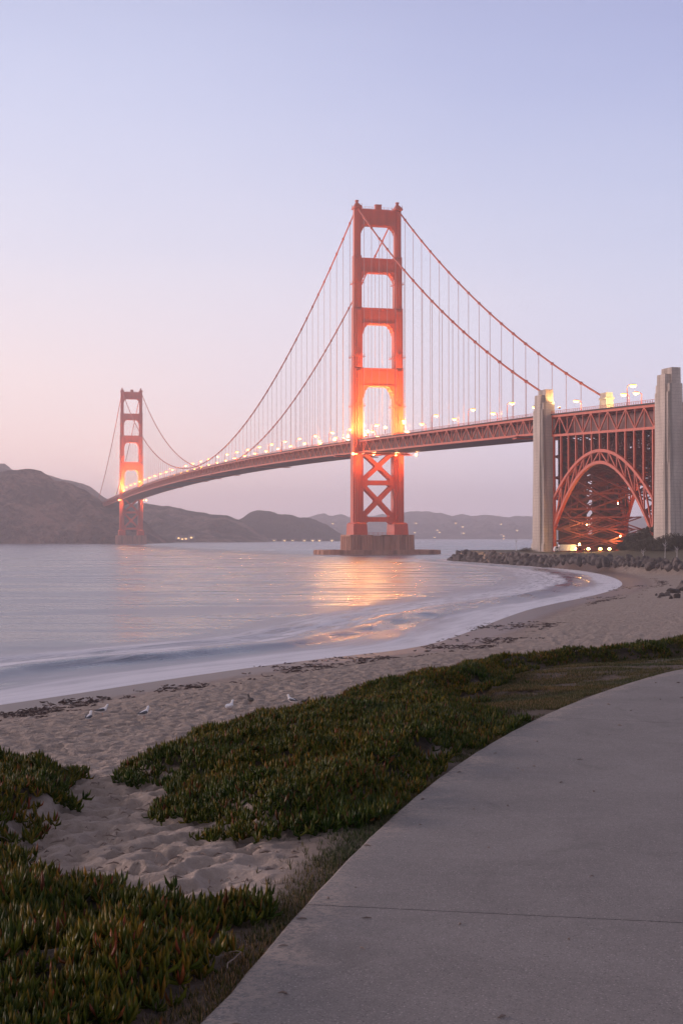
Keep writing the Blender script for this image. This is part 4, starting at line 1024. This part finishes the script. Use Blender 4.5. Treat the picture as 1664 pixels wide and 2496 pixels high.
# dead runners lying on the mats
M_TWIG = painted('dry_runner', (.22, .17, .14), .9, .3, 3)
tw = MB()
for poly, n in ((MAT_NEAR, 9), (MAT_BIG, 130), (MAT_SIDE, 16)):
    P = scatter(poly, 4, r, .3); P = P[r.permutation(len(P))[:n]]
    for p in P:
        a = r.uniform(0, 6.28); q = Vector((p[0], p[1], p[2]+.07+r.uniform(0, .06))); pts = [q]
        for k in range(5):
            a += r.normal(0, .6); pts.append(pts[-1]+Vector((math.cos(a)*.045, math.sin(a)*.045, r.normal(0, .018))))
        tw.tube(pts, [.004, .004, .004, .003, .003, .001], 5)
tag(tw.build('dead_runners', M_TWIG), 'dry grey runners tangled on the ice plant mats', 'dead runners', kind='stuff')
lt = MB()
for _ in range(150):
    sc_ = r.uniform(2, el_[-1]-8); p0, n0 = edge_at(sc_); q = p0+n0*min(abs(r.normal(0, 1.1))+.03, 4.6); a = r.uniform(0, 6.28); l = r.uniform(.008, .035)
    lt.tube([(q[0]-math.cos(a)*l, q[1]-math.sin(a)*l, PZ+.004), (q[0], q[1], PZ+.009), (q[0]+math.cos(a)*l, q[1]+math.sin(a)*l, PZ+.005)], [.002, r.uniform(.004, .009), .002], 4)
SP = np.column_stack([r.uniform(-4.6, .4, 900), r.uniform(8, 18, 900)]); SP = SP[~(inside(SP[:, 0], SP[:, 1], MAT_BIG) | inside(SP[:, 0], SP[:, 1], MAT_NEAR) | inside(SP[:, 0], SP[:, 1], MAT_SIDE) | inside(SP[:, 0], SP[:, 1], PATHPOLY))][:300]
SZ = height(SP[:, 0], SP[:, 1])
for (qx, qy), qz in zip(SP, SZ):
    a = r.uniform(0, 6.28); l = abs(r.normal(0, .035))+.01
    lt.tube([(qx-math.cos(a)*l, qy-math.sin(a)*l, qz-.03), (qx, qy, qz-.01), (qx+math.cos(a)*l, qy+math.sin(a)*l, qz-.02)], [.002, r.uniform(.004, .010), .002], 4)
tag(lt.build('litter', M_TWIG), 'small dry leaf bits and twigs on the concrete path and the sand track', 'litter', kind='stuff')
# kelp wrack line
M_KELP = painted('kelp', (.038, .013, .009), .55, .4, 2, False)
kp = MB(); kr = np.random.default_rng(8)
shl = np.concatenate([[0], np.cumsum(np.hypot(*np.diff(SHORE, axis=0).T))])
def shore_pt(s, d):
    x = np.interp(s, shl, SHORE[:, 0]); y = np.interp(s, shl, SHORE[:, 1]); x2 = np.interp(s+3, shl, SHORE[:, 0]); y2 = np.interp(s+3, shl, SHORE[:, 1]); t = np.array([x2-x, y2-y]); t /= np.hypot(*t)
    return np.array([x, y])+np.array([t[1], -t[0]])*d, t
s0 = shl[np.argmin(np.abs(SHORE[:, 1]-92))]; s1 = shl[np.argmin(np.abs(SHORE[:, 1]-420))]
s = s0
spots = []
while s < s1:
    dens = vnoise(np.array([s*.06]), np.array([4.0]), 2)[0]
    if kr.random() < .03+.75*dens**3: spots.append((s, 9.5+3.0*(vnoise(np.array([s*.05]), np.array([1.5]), 3)[0]-.5)+kr.normal(0, .5), kr.uniform(.2, .8)*(.5+dens)))
    s += kr.uniform(.25, 1.1)
for px, py, n, sp in ((70, 1640, 60, 2.2), (200, 1612, 30, 2.0), (1165, 1440, 60, 5.0), (1130, 1470, 40, 4.0), (1030, 1488, 40, 3.0), (1440, 1350, 40, 8.0), (1405, 1372, 20, 6.0), (700, 1535, 34, 3.0), (850, 1512, 30, 3.0), (420, 1580, 26, 2.4)):
    p = hit(px*K, py*K)
    for _ in range(n): spots.append((None, p+kr.normal(0, 1, 2)*np.array([sp*.6, sp*.9]), kr.uniform(.25, .8)))
for s_, d_, sz in spots:
    if s_ is None: p = d_; t = np.array([.4, .9])
    else: p, t = shore_pt(s_, d_)
    z = float(height(np.array([p[0]]), np.array([p[1]]))[0])+.03
    for _ in range(5):
        a = math.atan2(t[1], t[0])+kr.normal(0, .9); q = Vector((p[0]+kr.normal(0, sz*.55), p[1]+kr.normal(0, sz*.55), z)); pts = [q]
        for k in range(4):
            a += kr.normal(0, .7); pts.append(pts[-1]+Vector((math.cos(a), math.sin(a), 0))*sz*kr.uniform(.08, .3)+Vector((0, 0, kr.uniform(-.02, .04))))
        w_ = kr.uniform(.4, 1.0); kp.tube(pts, [.02*w_, .045*w_, .055*w_, .04*w_, .012*w_], 4)
tag(kp.build('kelp', M_KELP), 'dark brown kelp strewn along the wet sand line', 'kelp', kind='stuff')
# dried stalks standing on the crest
def stalk(px, py, hgt, label, pale, heads):
    p = hit(px, py); z = float(height(np.array([p[0]]), np.array([p[1]]))[0]); t = tag(empty('dried_plant', (p[0], p[1], z-.03)), label, 'dried plant')
    st = MB(); hd = MB()
    for k in range(heads):
        a = random.uniform(0, 6.28); q = random.uniform(.0, .22)*hgt; h_ = hgt*random.uniform(.55, 1)
        e = Vector((math.cos(a)*q, math.sin(a)*q, h_)); st.tube([(0, 0, 0), (e.x*.4, e.y*.4, h_*.55), e], [.012, .008, .004], 5)
        for _ in range(3):
            c0 = e+Vector((random.gauss(0, .02), random.gauss(0, .02), random.gauss(-.02, .03))); hd.tube([c0-Vector((0, 0, .02)), c0, c0+Vector((0, 0, .025))], [.006, .022, .004], 6)
    st.build('stem', M_PALE if pale else M_TWIG, t); hd.build('seed_head', M_PALE if pale else M_TWIG, t)
stalk(1592, 1590, .58, 'pale dried flower stalk standing on the crest at right', True, 7)
stalk(1385, 1612, .42, 'reddish dry weed sticking up from the crest, leftmost', False, 7)
stalk(1490, 1600, .42, 'dry weed on the crest midway to the pale stalk', False, 6)
stalk(1545, 1596, .34, 'low dry weed beside the pale flower stalk', False, 6)

# ------------------------------------------------------------------ gulls on the beach
M_GW = painted('gull_white', (.88, .87, .86), .7, .05, 6, False); M_GG = painted('gull_grey', (.10, .105, .12), .7, .12, 6, False); M_GD = painted('gull_dark', (.06, .055, .052), .7, .2, 6, False)
M_BEAK = painted('beak', (.6, .42, .06), .5, .05); M_LEG = painted('gull_leg', (.45, .25, .2), .6, .05)
def gull(px, py, yaw, label, body=M_GW, wing=M_GG, sc=1.0, crouch=False):
    p = hit(px, py); z = float(height(np.array([p[0]]), np.array([p[1]]))[0]); t = tag(empty('gull', (p[0], p[1], z), yaw), label, 'gull', None); t.scale = (sc*1.18,)*3
    lg = .05 if crouch else .14
    sp = [(-.30, .13, .012), (-.24, .14, .035), (-.15, .155, .07), (-.05, .17, .095), (.05, .19, .10), (.13, .235, .08), (.175, .30, .052), (.20, .35, .05), (.225, .385, .056), (.255, .395, .045), (.275, .39, .02)]
    bd = MB().tube([(a, 0, c+lg-.02) for a, c, _ in sp], [q for *_, q in sp], 14).build('body', body, t, True)
    MB().tube([(.27, 0, .388+lg-.02), (.315, 0, .383+lg-.02), (.335, 0, .37+lg-.02)], [.016, .011, .003], 7).build('beak', M_BEAK, t)
    for s in (-1, 1):
        w = MB()
        w.tube([(.10, s*.075, .20+lg-.02), (.04, s*.100, .195+lg), (-.08, s*.098, .18+lg), (-.20, s*.062, .162+lg), (-.36, s*.02, .15+lg)], [.03, .055, .058, .036, .006], 10).build('wing', wing, t, True)
        MB().tube([(.02, s*.035, lg+.06), (.03, s*.037, .02), (.03, s*.037, .006), (.085, s*.045, .004)], [.012, .009, .01, .012], 6).build('leg', M_LEG, t)
    return t
gull(217, 1760, R(75), 'leftmost gull on the sand with white head and dark back', sc=1.15, crouch=True)
gull(249, 1750, R(15), 'grey winged gull facing right, second from left', sc=1.25)
gull(351, 1757, R(50), 'white breasted gull with dark tail, right of the first pair', sc=1.3)
gull(560, 1730, R(60), 'bright white gull in the middle of the beach', wing=M_GW, sc=1.2, crouch=True)
gull(610, 1717, R(120), 'dark brown young gull resting in the middle of the beach', M_GD, M_GD, sc=1.1, crouch=True)
gull(711, 1722, R(140), 'white and grey gull just above the ice plant crest', sc=1.15)
gull(744, 1716, R(30), 'dark gull rightmost, half behind the ice plant', M_GD, M_GD, sc=.9, crouch=True)

# ------------------------------------------------------------------ haze
m_haze = bpy.data.materials.new('haze_air'); m_haze.use_nodes = True; nt = m_haze.node_tree; nt.nodes.clear()
vol = nd(nt, 'ShaderNodeVolumePrincipled', {'Color': (0.97, 0.93, 0.97, 1), 'Density': 0.000175, 'Anisotropy': 0.25})
out = nd(nt, 'ShaderNodeOutputMaterial'); nt.links.new(vol.outputs[0], out.inputs['Volume'])
hz = MB().box((0, 4650, 129), (17600, 9900, 268)).build('haze', m_haze); tag(hz, kind='stuff')
